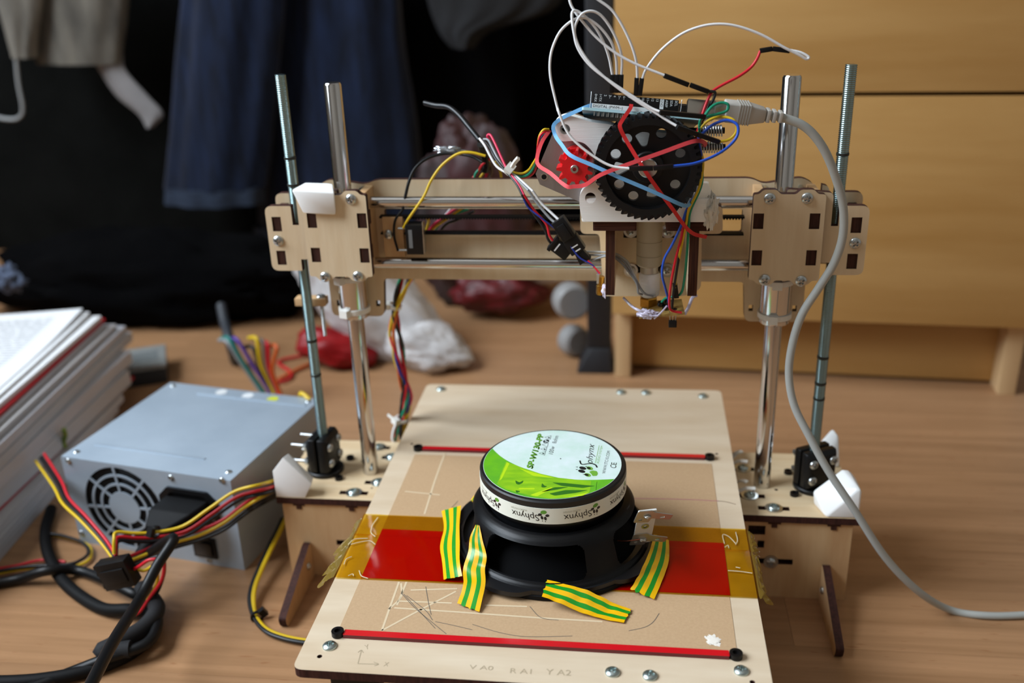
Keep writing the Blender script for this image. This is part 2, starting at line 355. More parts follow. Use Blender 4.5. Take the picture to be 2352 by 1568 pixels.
# ------------------------------------------------------------------ clothes and bags in the dark recess at the back
def hang(name, rows, Y, depth, m, parent=None, folds=5, amp=.05, seed=0, sub=5):
    rows = [(AY(a, y, Y), AY(b, y, Y)) for a, b, y in rows]; L = spline([r[0] for r in rows], sub); R = spline([r[1] for r in rows], sub); N = 48; vs = []; fs = []
    for i, (l, r) in enumerate(zip(L, R)):
        c = (l+r)/2; h = (r-l)/2
        for k in range(N):
            t = 2*math.pi*k/N; f = 1+amp*math.sin(folds*t+seed+i*.05)+amp*.8*math.sin((folds*2+1)*t+seed*2.3-i*.04)+amp*noise.noise(V((math.cos(t)*1.5, math.sin(t)*1.5+seed, i*.15)))*1.5
            vs.append(tuple(c+h*(math.cos(t)*(1+(f-1)*.3))+V((0, -1, 0))*(math.sin(t)*depth/2*f)))
    n = len(L)
    for i in range(n-1):
        for k in range(N): a = i*N+k; b = i*N+(k+1) % N; fs.append((a, a+N, b+N, b))
    fs.append(tuple(range(N))); fs.append(tuple(reversed(range((n-1)*N, n*N))))
    return mk(name, vs, fs, m, parent, None, 70)
DENIM = mat('dark_denim', '#18243E', .85, spec=.1, color2='#0B111E', scale=(90, 90, 14), bump=.3, bscale=(700, 700, 700), sheen=.2)
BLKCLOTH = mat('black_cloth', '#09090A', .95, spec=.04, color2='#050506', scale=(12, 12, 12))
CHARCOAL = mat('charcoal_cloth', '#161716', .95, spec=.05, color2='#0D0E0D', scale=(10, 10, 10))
jeans = thing('jeans', 'dark blue denim jeans hanging with hems above the left column', 'jeans', AY(650, 200, 760))
leg = hang('trouser_leg', [(428, 660, -110), (408, 640, 100), (396, 622, 300), (382, 604, 430)], 730, 60, DENIM, jeans, 4, .1, 1)
hang('hem', [(381, 604, 428), (379, 603, 466)], 730, 62, mat('denim_hem', '#2C3A4E', .85, color2='#141E30', scale=(60, 60, 200)), leg, 4, .1, 1.3)
leg = hang('trouser_leg', [(640, 905, -110), (620, 925, 120), (606, 955, 320), (598, 972, 520)], 790, 70, DENIM, jeans, 4, .12, 2.2)
hang('hem', [(598, 972, 518), (597, 975, 560)], 790, 72, MATS['denim_hem'], leg, 4, .12, 2.5)
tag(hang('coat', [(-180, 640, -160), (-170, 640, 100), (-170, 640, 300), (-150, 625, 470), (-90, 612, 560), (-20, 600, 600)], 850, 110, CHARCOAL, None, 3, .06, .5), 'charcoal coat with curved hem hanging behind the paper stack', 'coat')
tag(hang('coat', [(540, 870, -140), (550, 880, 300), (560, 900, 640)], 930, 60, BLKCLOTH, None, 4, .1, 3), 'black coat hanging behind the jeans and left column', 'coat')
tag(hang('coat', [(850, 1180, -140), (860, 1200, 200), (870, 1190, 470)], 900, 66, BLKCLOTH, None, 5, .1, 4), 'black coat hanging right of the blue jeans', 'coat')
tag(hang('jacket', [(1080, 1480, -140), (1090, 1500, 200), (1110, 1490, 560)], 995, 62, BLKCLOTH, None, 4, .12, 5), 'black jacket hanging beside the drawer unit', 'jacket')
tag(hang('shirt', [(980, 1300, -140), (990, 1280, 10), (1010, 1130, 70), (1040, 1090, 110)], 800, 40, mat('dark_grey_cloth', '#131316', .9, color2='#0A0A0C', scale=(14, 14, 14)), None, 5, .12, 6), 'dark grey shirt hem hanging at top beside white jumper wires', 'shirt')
tr = thing('trousers', 'light grey trousers hanging in the top left corner', 'trousers', AY(150, 60, 700))
GREYC = mat('grey_trouser_cloth', '#8A857B', .9, spec=.1, color2='#5A5751', scale=(25, 25, 8))
hang('trouser_leg', [(-60, 110, -120), (0, 95, 20), (25, 85, 100), (32, 84, 132)], 690, 34, GREYC, tr, 3, .08, 1)
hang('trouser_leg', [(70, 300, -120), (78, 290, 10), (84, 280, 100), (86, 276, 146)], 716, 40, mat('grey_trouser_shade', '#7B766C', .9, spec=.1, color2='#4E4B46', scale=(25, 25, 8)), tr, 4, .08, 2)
hang('lining', [(205, 282, 120), (228, 288, 160), (268, 340, 220), (318, 375, 262), (338, 352, 292)], 720, 16, mat('pale_lining', '#8F8C8C', .9, var=.2, scale=(20, 20, 20)), tr, 3, .05, 3)
tag(tube('clothes_hanger', [AY(36, 120, 680), AY(42, 190, 680), AY(52, 245, 680), AY(46, 268, 680), AY(20, 274, 680), AY(-40, 262, 680)], 2.6, mat('hanger_white', '#9FA3A4', .4), None, 8), 'white plastic hanger loop below the grey trousers', 'hanger')
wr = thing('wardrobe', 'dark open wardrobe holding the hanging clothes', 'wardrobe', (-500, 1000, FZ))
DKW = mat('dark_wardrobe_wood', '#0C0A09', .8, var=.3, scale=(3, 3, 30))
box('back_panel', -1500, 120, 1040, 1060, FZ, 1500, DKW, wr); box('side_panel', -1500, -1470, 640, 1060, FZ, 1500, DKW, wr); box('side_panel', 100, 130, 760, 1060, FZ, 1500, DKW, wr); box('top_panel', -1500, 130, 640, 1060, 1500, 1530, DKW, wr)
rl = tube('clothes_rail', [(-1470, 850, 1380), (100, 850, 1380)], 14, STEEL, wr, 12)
def blob(name, c, rad, seed, amp, m, parent=None, floor_z=FZ, freq=2.2, n=40, twist=None):
    vs = []; fs = []; c = V(c)
    for i in range(n+1):
        ph = math.pi*i/n
        for k in range(2*n):
            th = math.pi*k/n; d = V((math.sin(ph)*math.cos(th), math.sin(ph)*math.sin(th), math.cos(ph)))
            f = 1+amp*noise.noise(d*freq+V((seed, 0, 0)))*1.6+amp*.8*abs(noise.noise(d*freq*2.3+V((0, seed, 0))))+amp*.35*noise.noise(d*freq*5+V((0, 0, seed)))
            p = c+V((d.x*rad[0], d.y*rad[1], d.z*rad[2]))*f
            if twist: p += V(twist)*d.z*f
            p.z = max(p.z, floor_z+.3+.2*d.z); vs.append(tuple(p))
    for i in range(n):
        for k in range(2*n): a = i*2*n+k; b = i*2*n+(k+1) % (2*n); fs.append((a, a+2*n, b+2*n, b))
    return mk(name, vs, fs, m, parent, None, 80)
tag(blob('black_bag', (-592, 518, -22), (222, 74, 64), 3, .14, BLKCLOTH), 'long slumped black bag on floor behind the paper stack', 'bag')
tag(blob('cloth_bundle', AY(20, 640, 392), (17, 10, 15), 8, .35, mat('pale_blue_cloth', '#5C6880', .85, var=.3, scale=(30, 30, 30)), None, -400), 'small pale blue cloth bundle at left edge above papers', 'cloth')
BAGW = mat('white_carrier_film', '#C9C6C5', .3, spec=.5, var=.1, scale=(25, 25, 25), bump=.5, bscale=(60, 60, 60), sss=.1)
BAGR = mat('red_printed_film', '#980E14', .4, spec=.3, color2='#740A0E', scale=(30, 30, 30), bump=.4, bscale=(60, 60, 60))
pb = thing('carrier_bag', 'crumpled white carrier bag with red corner lying behind the wire harness', 'bag', (-215, 375, FZ))
blob('bag_body', (-256, 398, -6), (66, 40, 82), 1.3, .15, BAGW, pb, FZ, 1.4, 48, (-60, 0, 0))
blob('bag_flap', (-184, 366, -46), (48, 34, 27), 2.7, .16, BAGW, pb, FZ, 1.6, 40, (-14, 0, 0))
blob('red_print', (-290, 362, -50), (40, 26, 22), 4.1, .16, BAGR, pb, FZ, 1.5, 32, (-20, 0, 0))
pb = thing('carrier_bag', 'red and white printed carrier bag standing behind the gantry beam', 'bag', (-130, 560, FZ))
blob('bag_body', (-158, 572, 50), (70, 40, 118), 6.3, .18, mat('dimmed_red_white_film', '#40070A', .6, color2='#262322', scale=(11, 11, 11), bump=.4, bscale=(50, 50, 50)), pb, FZ, 2)  # shade of the recess is put into the colours, white drawn nearly black
blob('bag_flap', (-92, 532, 2), (88, 28, 22), 7.7, .18, BAGW, pb, FZ-100, 1.5)
blob('red_print', (-118, 520, -34), (58, 28, 26), 9.1, .15, mat('dark_red_dots', '#66090F', .5, color2='#3E070A', scale=(60, 60, 60)), pb, FZ, 2)
# grey knobbed rack leg next to the drawer unit
rk = thing('rack_leg', 'black rack leg with two grey round knobs beside the drawer unit', 'rack', AZ(1365, 855, FZ))
GREYP = mat('grey_knob_plastic', '#8A8886', .5)
c = AY(1312, 690, 395); lathe('knob', [(0, -13), (17, -13), (20.5, -9), (21.5, 0), (20.5, 9), (17, 13), (0, 13)], c, GREYP, rk, (.35, -1, .1), 32, 40, False)
c = AZ(1318, 815, FZ)+V((0, 0, 19)); lathe('knob', [(0, -11), (14, -11), (17.5, -8), (18.6, 0), (17.5, 8), (14, 11), (0, 11)], c, GREYP, rk, (.8, -1, .1), 32, 40, False)
b0 = AZ(1370, 852, FZ)
hull('post', [(b0.x-12, b0.y-6, 500), (b0.x+16, b0.y-6, 500), (b0.x+16, b0.y+30, 500), (b0.x-12, b0.y+30, 500), (b0.x-10, b0.y, FZ+25), (b0.x+16, b0.y, FZ+25), (b0.x+16, b0.y+30, FZ+25), (b0.x-10, b0.y+30, FZ+25)], mat('black_rack_coating', '#16161A', .6), rk, 1.5)
hull('foot', [(b0.x-22, b0.y-8, FZ), (b0.x+18, b0.y-8, FZ), (b0.x+18, b0.y+34, FZ), (b0.x-22, b0.y+34, FZ), (b0.x-8, b0.y-2, FZ+28), (b0.x+16, b0.y-2, FZ+28), (b0.x+16, b0.y+30, FZ+28), (b0.x-8, b0.y+30, FZ+28)], MATS['black_rack_coating'], rk, 1.5)
# ------------------------------------------------------------------ power supply on the floor
PO = V((-402, -10, FZ)); PU = V((154, -28, 0)).normalized(); PV = V((-PU.y, PU.x, 0)); PW, PD, PH = 156.5, 145.0, 81.0
PF = lambda p: tuple(PO+PU*p[0]+PV*p[1]+V((0, 0, p[2])))
PFR = lambda p: PF((p[0], -p[2], p[1]))                  # drawings on the front face
def pfront(x, y):
    d = ray(x, y); n = PV; t = (PO-CAM).dot(n)/d.dot(n); q = CAM+d*t-PO; return (q.dot(PU), q.z)
STEELBOX = mat('galvanised_sheet', '#B4C2CF', .42, .3, color2='#A6B5C3', scale=(14, 14, 14), rvar=.08)
psu = thing('power_supply', 'grey sheet steel power supply with fan grille beside the paper stack', 'power supply', PF((78, 72, 0)))
fc = pfront(289, 1168); FRAD = 37.0
fc = (min(max(fc[0], 40), 60), 41.0)
sock = rrect(88, 140, 36, 68, 3); sw = rrect(112, 133, 8, 24, 1)
sock = fillet([(90, 38), (142, 38), (142, 60), (134, 68), (98, 68), (90, 60)], 1)
plate('front_panel', [rrect(0, PW, 0, PH, .8), circle(fc[0], fc[1], FRAD, 40)], 0, 1.2, PFR, STEELBOX, psu)
box('top_cover', 0, PW, 0, PD, PH-1.2, PH, STEELBOX, psu, .4, PF); box('side_cover', PW-1.2, PW, 0, PD, 0, PH-1.2, STEELBOX, psu, 0, PF); box('side_cover', 0, 1.2, 0, PD, 0, PH-1.2, STEELBOX, psu, 0, PF)
box('bottom_cover', 1.2, PW-1.2, 0, PD, 0, 1.2, STEELBOX, psu, 0, PF); box('back_panel', 0, PW, PD-1.2, PD, 0, PH-1.2, STEELBOX, psu, 0, PF)
gr = G()
for r in (14.5,):
    vs, fs, mi = prism([circle(fc[0], fc[1], r, 36)], .2, 1.2); gr.add(vs, fs, 0, PFR)
for r in (21.5, 29.5):
    vs, fs, mi = prism([circle(fc[0], fc[1], r+1, 48), circle(fc[0], fc[1], r-1, 48)], .2, 1.2); gr.add(vs, fs, 0, PFR)
for k in range(8):
    a = k*math.pi/4+.1; ca, sa = math.cos(a), math.sin(a); P = lambda r, w: (fc[0]+ca*r-sa*w, fc[1]+sa*r+ca*w)
    vs, fs, mi = prism([[P(14, -1), P(37.3, -1), P(37.3, 1), P(14, 1)]], .15, 1.15); gr.add(vs, fs, 0, PFR)
gr.build('fan_grille', STEELBOX, psu)
fan = lathe('fan', [(0, -16), (15, -16), (15, -4), (0, -4)], PFR((fc[0], fc[1], 0)), BLK, psu, tuple(-PV), 32)
g = G()
for k in range(7):
    a = k*2*math.pi/7
    for q in range(1):
        P = lambda r, t, h: PFR((fc[0]+r*math.cos(a+t), fc[1]+r*math.sin(a+t), h))
        vs = [P(14, 0, -6), P(35, .1, -6), P(35, .62, -14), P(14, .6, -14), P(14, 0, -7), P(35, .1, -7), P(35, .62, -15), P(14, .6, -15)]
        g.add(vs, [(0, 1, 2, 3), (7, 6, 5, 4), (0, 4, 5, 1), (1, 5, 6, 2), (2, 6, 7, 3), (3, 7, 4, 0)])
g.build('fan_blades', BLK, fan)
lathe('fan_shroud', [(37, -24), (39, -24), (39, -1), (37, -1)], PFR((fc[0], fc[1], 0)), BLK, fan, tuple(-PV), 40, 35, True)
plate('power_inlet', [sock, fillet([(94, 42), (138, 42), (138, 57), (131, 64), (101, 64), (94, 57)], 1)], 1.2, 3.2, PFR, BLK, psu)
plate('inlet_floor', [sock], 1.15, 1.5, PFR, BLK_R, psu)
s_ = box('rocker_switch', 113, 134, 7, 25, 1.2, 3.0, BLK, psu, .6, PFR); box('rocker', 116, 131, 10, 22, 2.8, 4.6, BLK_G, s_, .6, PFR)
box('voltage_slider', 108, 122, 30, 34, 1.2, 2.2, mat('red_slider', '#A01418', .4), psu, .3, PFR)
for x, y in ((160, 1057), (395, 1095), (512, 1101), (482, 1283), (495, 1190), (190, 1222)):
    a, c_ = pfront(x, y); screw(psu, PFR((a, c_, 1.2)), tuple(-PV), 2.6)
box('pressed_rib', 14, 118, 22, 25, PH-.2, PH+.6, STEELBOX, psu, .2, PF); box('pressed_rib', 40, 150, 128, 131, PH-.2, PH+.6, STEELBOX, psu, .2, PF)
for a, b_, col in ((60, 137, '#D8DADA'), (88, 136, '#DCE0E2'), (114, 135, '#C8CC3A')):
    vs, fs, mi = prism([circle(a, b_, 5.2, 24)], PH, PH+.15); mk('round_sticker', [PF(p) for p in vs], fs, mat('sticker_'+col[1:], col, .5), psu)
for a, b_ in ((8, 8), (148, 10), (8, 138), (148, 138)): screw(psu, PF((a, b_, PH)), (0, 0, 1), 2.6)
# the mains plug and its cable
pc = thing('mains_cable', 'thick black mains cable plugged into the grey power supply', 'cable', PFR((115, 0, 30)))
pl = hull('plug_body', [PFR((97, 45, 3)), PFR((135, 45, 3)), PFR((135, 61, 3)), PFR((97, 61, 3)), PFR((95, 43, 22)), PFR((131, 43, 22)), PFR((131, 60, 22)), PFR((95, 60, 22)), PFR((98, 40, 34)), PFR((116, 40, 34)), PFR((98, 52, 34)), PFR((116, 52, 34))], BLK_R, pc, 1.6)
q0 = V(PFR((106, 45, 32))); q1 = V(PFR((98, 30, 50)))
tube('strain_relief', [q0, (q0+q1)/2+V((0, 0, 1)), q1], 5.2, BLK_R, pl, 10)
tube('cord', [q1, AY(398, 1235, -100), AY(360, 1300, -120), AZ(318, 1380, -20), AZ(262, 1470, -5), AZ(205, 1580, 5), AZ(150, 1700, 10)], 3.7, BLK, pc, 12)
# coiled black cables lying on the floor
Zc = FZ+5
def fl(pts, z=Zc): return [AZ(p[0], p[1], p[2] if len(p) > 2 else z) for p in pts]
tag(tube('cable_coil', fl([(118, 1168), (104, 1220), (112, 1275), (150, 1340), (230, 1395), (300, 1400, FZ+9), (345, 1410), (352, 1450), (300, 1500), (200, 1540), (80, 1562), (-60, 1568)]), 4.6, BLK_R, None, 12), 'thick black cable looping on floor in front of paper stack', 'cable')
tag(tube('cable_coil', fl([(-40, 1345), (40, 1330), (110, 1310, FZ+13), (190, 1312), (300, 1360, FZ+13), (340, 1380), (362, 1420, FZ+12), (340, 1475, FZ+12), (250, 1510, FZ+10), (160, 1545), (20, 1600)]), 4.0, BLK, None, 12), 'thinner black cable coiled on floor beneath the black drive connector', 'cable')
tag(tube('sleeved_cable', fl([(325, 1350, FZ+14), (360, 1395, FZ+16), (330, 1440, FZ+14), (260, 1480, FZ+14), (235, 1495, FZ+12), (300, 1490, FZ+12)]), 6.0, mat('black_braid', '#17171A', .8, var=.3, scale=(900, 900, 900)), None, 12), 'short black braided cable end inside the floor coil', 'cable')
# drive power lead with its black connector
ml = thing('drive_power_lead', 'yellow red and black drive power lead with black connector in front of power supply', 'cable', AZ(260, 1360, FZ))
def lead(parent, name, pts, col, r=1.25): return tube(name, [AY(*p) for p in pts], r, wm(col), parent, 8)
base1 = [(720, 1085, 62), (650, 1098, 8), (600, 1112, -48), (540, 1128, -55), (480, 1168, -64), (420, 1208, -72), (356, 1222, -80), (310, 1224, -86), (268, 1222, -92), (262, 1240, -98), (262, 1272, -102)]
for col, dx, dy, dY in (('yellow', 0, 0, -2), ('red', 4, 11, 0), ('black', 6, 20, 1), ('black', 2, 15, 4)):
    lead(ml, 'wire', [(p[0]+dx*(1 if i > 5 else 2), p[1]+dy, p[2]+dY) for i, p in enumerate(base1)], col)
base2 = [(720, 1110, 62), (650, 1120, 8), (600, 1142, -46), (560, 1166, -52), (515, 1200, -58), (460, 1225, -66), (390, 1246, -76), (330, 1272, -88), (285, 1290, -100)]
for col, dx, dy, dY in (('yellow', 0, 0, -2), ('black', 2, 8, 0), ('red', -2, -7, 2), ('black', 4, 14, 3)):
    sw_ = (0, 0, 0, 0, 0, 1, 1, 1, 1)
    lead(ml, 'wire', [(p[0]+dx, p[1]+(dy if not sw_[i] else (dy if col != 'yellow' else 3)), p[2]+dY) for i, p in enumerate(base2)], col)
base3 = [(90, 1050, 40), (130, 1110, -20), (150, 1150, -45), (190, 1190, -66), (235, 1240, -86), (262, 1278, -102)]
for col, dx, dy, dY in (('yellow', -8, 8, 0), ('black', 2, 2, 0), ('red', 12, -8, 0), ('black', 6, -2, 3)):
    lead(ml, 'wire', [(p[0]+dx*(1-i/8), p[1]+dy*(1-i/8), p[2]+dY) for i, p in enumerate(base3)], col)
A = AY(222, 1292, -108); B = AY(290, 1278, -108); C = AY(238, 1352, -108); u = (B-A).normalized(); w = (C-A); w = (w-u*w.dot(u)); h = w.length; w.normalize(); nn = u.cross(w).normalized(); L_ = (B-A).length
CF = lambda p: tuple(A+u*p[0]+w*p[1]+nn*p[2])
con = box('connector', 0, L_, 0, h, -5, 5, BLK, ml, .8, CF)
for k in range(4): box('pin_socket', -2.4, .4, 1.2+k*h/4, h/4-1.2+k*h/4, -3, 3, BLK_R, con, .4, CF)
box('latch', 3, L_-3, h*.2, h*.8, 4.8, 6.4, BLK, con, .5, CF) if False else box('latch', 3, L_-3, h*.25, h*.75, -6.2, -4.9, BLK, con, .4, CF)
tie = zip_tie('cable_tie', ml, AY(357, 1221, -81), 4.2, (1, -.2, -.1), 2.2, (0, -1, .5), BLK)
for lab, col, pts in (('red sheathed wire curling from connector over floor coil', 'red', [(300, 1310, -105), (320, 1300, -108), (345, 1285, -108), (375, 1290, -106), (372, 1330, -106), (345, 1370, -108), (325, 1400, -110), (310, 1412, -112)]),
                      ('yellow sheathed wire curling from connector beside red wire', 'yellow', [(300, 1300, -102), (330, 1310, -103), (355, 1300, -103), (362, 1330, -103), (350, 1360, -104), (338, 1378, -106)]),
                      ('thin black wire loop right of the drive power connector', 'black', [(295, 1306, -100), (340, 1285, -100), (372, 1278, -100), (378, 1310, -100), (366, 1350, -102), (350, 1376, -104)])):
    tag(tube('loose_wire', [AY(*p) for p in pts], 1.25, wm(col)), lab, 'wire', 'loose wires at the drive connector')
tag(tube('loose_wire', fl([(-30, 1310), (40, 1298), (95, 1286), (150, 1290)], FZ+3), 1.3, wm('red')), 'red wire lying flat at left edge beyond black coil', 'wire', 'flat floor wires')
tag(tube('loose_wire', fl([(-30, 1322), (60, 1306), (150, 1302), (195, 1292), (210, 1272), (200, 1250), (150, 1234), (110, 1228)], FZ+3), 1.3, wm('yellow')), 'yellow wire loop lying flat below the power supply corner', 'wire', 'flat floor wires')
tag(tube('loose_wire', fl([(-30, 1316), (60, 1301), (150, 1296), (185, 1286), (203, 1268), (190, 1246), (145, 1230), (112, 1225)], FZ+5.5), 1.3, wm('black')), 'black wire loop lying flat below the power supply corner', 'wire', 'flat floor wires')
# yellow and black pair running under the printer bed
yp = thing('wire_pair', 'yellow and black wires running on floor around the left brace', 'wire', AZ(590, 1380, FZ))
for col, d in (('yellow', 0), ('yellow', 3.4), ('black', -4.2), ('black', -7)):
    P_ = [(655, 1190), (640, 1222), (620, 1262), (598, 1310), (583, 1350), (580, 1385), (588, 1418), (612, 1446), (650, 1462), (700, 1472), (780, 1480)]
    tube('wire', [AZ(x+d*(1 if i < 6 else .4), y-(d*.5 if i > 5 else 0), FZ+ (20-i*3 if i < 6 else 3)) for i, (x, y) in enumerate(P_)], 1.5, wm(col), yp, 8)
zip_tie('cable_tie', yp, AZ(590, 1416, FZ+3.2), 4, (.5, -1, 0), 2.2, (1, .4, .6), BLK)
# ------------------------------------------------------------------ paper stack in the left corner
st = []
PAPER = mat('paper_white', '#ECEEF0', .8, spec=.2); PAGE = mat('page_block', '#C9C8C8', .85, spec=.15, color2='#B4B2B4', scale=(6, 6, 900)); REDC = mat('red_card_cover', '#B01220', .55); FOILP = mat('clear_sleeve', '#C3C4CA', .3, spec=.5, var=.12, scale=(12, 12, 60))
def layer(parent, name, z0, z1, far, near, m, curl=0, zc=None):
    zc = z1 if zc is None else zc
    F = AZ(far[0], far[1], zc); N = AZ(near[0], near[1], zc); d = (F-N).normalized(); N = N-d*120; l = (F-N).length; w = V((-d.y, d.x, 0))
    vs = []; fs = []; n = 14; mm = 8
    for top in (0, 1):
        for i in range(n+1):
            for j in range(mm+1):
                t = i/n; s = j/mm; p = N+d*(l*t)+w*(230*s); z = (z1 if top else z0)+curl*(max(0, t-.55)/.45)**2*(1-s)**2+curl*.5*(max(0, s-.4))**2
                vs.append((p.x, p.y, z))
    K = (n+1)*(mm+1); I = lambda t, i, j: t*K+i*(mm+1)+j
    for i in range(n):
        for j in range(mm): fs.append((I(1, i, j), I(1, i+1, j), I(1, i+1, j+1), I(1, i, j+1))); fs.append((I(0, i, j), I(0, i, j+1), I(0, i+1, j+1), I(0, i+1, j)))
    for i in range(n): fs.append((I(0, i, 0), I(0, i+1, 0), I(1, i+1, 0), I(1, i, 0))); fs.append((I(0, i, mm), I(1, i, mm), I(1, i+1, mm), I(0, i+1, mm)))
    for j in range(mm): fs.append((I(0, 0, j), I(1, 0, j), I(1, 0, j+1), I(0, 0, j+1))); fs.append((I(0, n, j), I(0, n, j+1), I(1, n, j+1), I(1, n, j)))
    o = mk(name, vs, fs, m, parent, None, 40); return o, N, d, w, l
sb = thing('paper_stack', 'shaded pile of loose sheets at bottom of the left stack', 'papers', (-560, 120, FZ))
for k, (za, zb, far, near) in enumerate(((-70, -62, (262, 960), (0, 1262)), (-61.6, -54, (270, 930), (0, 1235)), (-53.6, -46, (282, 905), (0, 1205)))): layer(sb, 'sheet_block', za, zb, far, near, PAGE)
bk = thing('red_folder', 'red folder stuffed with page sleeves in the middle of the left stack', 'folder', (-560, 120, -46))
layer(bk, 'back_cover', -45.8, -43.4, (308, 864), (0, 1166), REDC)
for k, (za, zb, far, near) in enumerate(((-43.6, -28, (296, 850), (0, 1120)), (-27.6, -14, (300, 805), (0, 1082)), (-13.6, -4, (302, 762), (0, 1050)), (-3.6, 5, (288, 748), (0, 1020)), (5.4, 11, (266, 744), (0, 990)), (11.4, 16, (238, 742), (0, 962)))): layer(bk, 'page_sleeve', za, zb, far, near, FOILP if k % 2 else PAGE)
layer(bk, 'front_cover', 16.4, 19.4, (241, 731), (0, 948), REDC)
sp = thing('printed_booklet', 'bright white printed booklet with curled corner on top of stack', 'booklet', (-560, 120, 19.5))
layer(sp, 'page_block', 19.6, 24, (232, 727), (0, 925), PAPER, 1)
layer(sp, 'page_block', 24.2, 27, (206, 722), (0, 905), PAPER, 3)
o, N_, d_, w_, l_ = layer(sp, 'top_page', 27.3, 28, (192, 722), (0, 890), PAPER, 7)
g = G(); rr = random.Random(4)
for i in range(26):
    t = l_*.93-i*6.2; s = 22
    if t < 20: break
    while s < 190:
        ww = rr.uniform(6, 20); z = 28.15+7*(max(0, t/l_-.55)/.45)**2*(1-s/230)**2+3.5*max(0, s/230-.4)**2
        q = [N_+d_*(t+a)+w_*(s+b_) for a, b_ in ((0, 0), (1.6, 0), (1.6, ww), (0, ww))]; g.add([(p.x, p.y, z) for p in q], [(0, 1, 2, 3)]); s += ww+2.2
tag(g.build('print_lines', mat('grey_print', '#9A9DA0', .8), sp), kind='stuff')
tag(tube('page_tab', [AZ(146, 985, -22), AZ(150, 1000, -30), AZ(146, 1014, -38), AZ(150, 1028, -44)], 2.2, mat('yellow_green_tab', '#8E8A22', .5, color2='#2F7A3A', scale=(60, 60, 260))), 'yellow and green wire end clipped on the red folder edge', 'wire')
# small grey instrument and rainbow ribbon wires behind the power supply
gi = thing('grey_module', 'small light grey box module lying behind the power supply', 'module', AZ(330, 875, FZ))
a = AZ(276, 895, FZ); b_ = AZ(372, 880, FZ)
gu = (b_-a).normalized(); gv = V((-gu.y, gu.x, 0)); GF = lambda p: tuple(a+gu*p[0]+gv*p[1]+V((0, 0, p[2])))
box('case', 0, 52, 0, 60, 0, 18, mat('dark_module_case', '#26282A', .6), gi, 1.5, GF); box('lid', -1, 53, -1, 61, 18, 24, mat('grey_module_lid', '#8E918F', .5, var=.15, scale=(40, 40, 40)), gi, 1.5, GF); box('printed_label', 10, 44, 14, 44, 24, 24.3, mat('module_label', '#6F7474', .6), gi, 0, GF)
for i, (col, pts, lab) in enumerate((('grey', [(600, 905), (545, 820), (522, 785)], 'grey'), ('teal', [(608, 905), (560, 835), (528, 780)], 'teal'), ('purple', [(622, 905), (582, 840), (546, 782)], 'purple'), ('black', [(626, 905), (600, 850), (582, 800)], 'black'), ('yellow', [(630, 905), (600, 840), (590, 780)], 'yellow'), ('brown', [(636, 905), (612, 840), (604, 785)], 'brown'), ('red', [(640, 905), (618, 845), (614, 790)], 'red'), ('orange', [(644, 905), (626, 850), (636, 798)], 'orange'))):
    p = [AZ(pts[0][0], pts[0][1]+35, FZ+2), AY(pts[0][0], pts[0][1], 250), AY(pts[1][0], pts[1][1], 250), AY(pts[2][0], pts[2][1], 252), AY(pts[2][0]-18, pts[2][1]-4, 265)]
    tag(tube('ribbon_wire', p, 2.2, wm(col)), '%s strand of the rainbow ribbon cable rising behind power supply' % lab, 'wire', 'rainbow ribbon strands')
tag(tube('loose_wire', [AZ(640, 870, FZ+3), AZ(690, 845, FZ+3), AZ(740, 825, FZ+3)], 2, wm('orange')), 'orange wire lying on floor behind the left threaded rod', 'wire')
tag(tube('loose_wire', [AZ(620, 880, FZ+3), AZ(660, 872, FZ+3), AZ(668, 855, FZ+3), AZ(640, 830, FZ+3), AZ(700, 815, FZ+3)], 1.8, wm('red')), 'thin dark red wire curling on floor beside orange wire', 'wire')
tag(tube('loose_wire', [PF((140, PD+2, 60)), AY(690, 905, 112), AY(712, 920, 104), AY(718, 960, 96), AY(720, 1000, 90), AY(722, 1060, 80)], 2.0, wm('yellow')), 'yellow wire bending over the back corner of power supply', 'wire')
tag(tube('dark_tube', [AZ(540, 830, FZ+4), AY(530, 790, 330), AY(516, 740, 360), AY(508, 700, 380)], 6, mat('dark_grey_tube', '#30343A', .5)), 'dark grey tube rising behind the rainbow wires', 'tube')
# ------------------------------------------------------------------ the plywood printer
pr = thing('plywood_printer', 'laser-cut plywood desktop printer with chrome rods and moving bed', 'printer', (0, 0, FZ))
# base box
def XYF(z): return lambda p: (p[0], p[1], z+p[2])
holes = []
for s in (-1, 1):
    holes += [rrect(s*155-11, s*155+11, -34.5, -29.5), rrect(s*139.6-11, s*139.6+11, -18.5, -13.5), rrect(s*138-9, s*138+9, 21, 26), circle(s*143-s*0, -24 if s < 0 else -9, .9, 8)]
holes += [rrect(-164, -144, 37, 42), circle(-159, 17, 3.4, 10), circle(160, -6, 1.4, 8)]
base = plate('base_top', [fillet([(-213, -42), (213, -42), (213, -20), (216, -14), (213, 10), (213, 50), (-213, 50), (-213, 8), (-217, -6), (-213, -22)], [1, 1, 0, 0, 0, 2, 2, 0, 0, 0])] + holes, -5.5, 0, XYF(0), (PLY_X, EDGE), pr)
box('slot_backing', -170, 170, -40, 48, -9, -5.6, EDGE_DK, base)
fp = plate('front_panel', [rrect(-209, 209, FZ, -5.5, .5)] + [rrect(137, 149, -17, -9.5), rrect(144, 149, -28, -22), rrect(145, 170, -41.5, -37)] + [rrect(-170, -145, -41.5, -37)], 0, 5.5, XZF(-35), (PLY_BROWN, EDGE), pr)
box('slot_backing', -180, 180, -34.9, -33, -50, -8, EDGE_DK, fp)
for x in (-196, -155, 155, 196):
    g = G(); g.box(x-4.5, x+4.5, -41.2, -40.5, -7.4, -5.6); g.box(x-2, x+2, -41.2, -40.5, -10.4, -7.4); g.build('tab', EDGE_DK, fp)
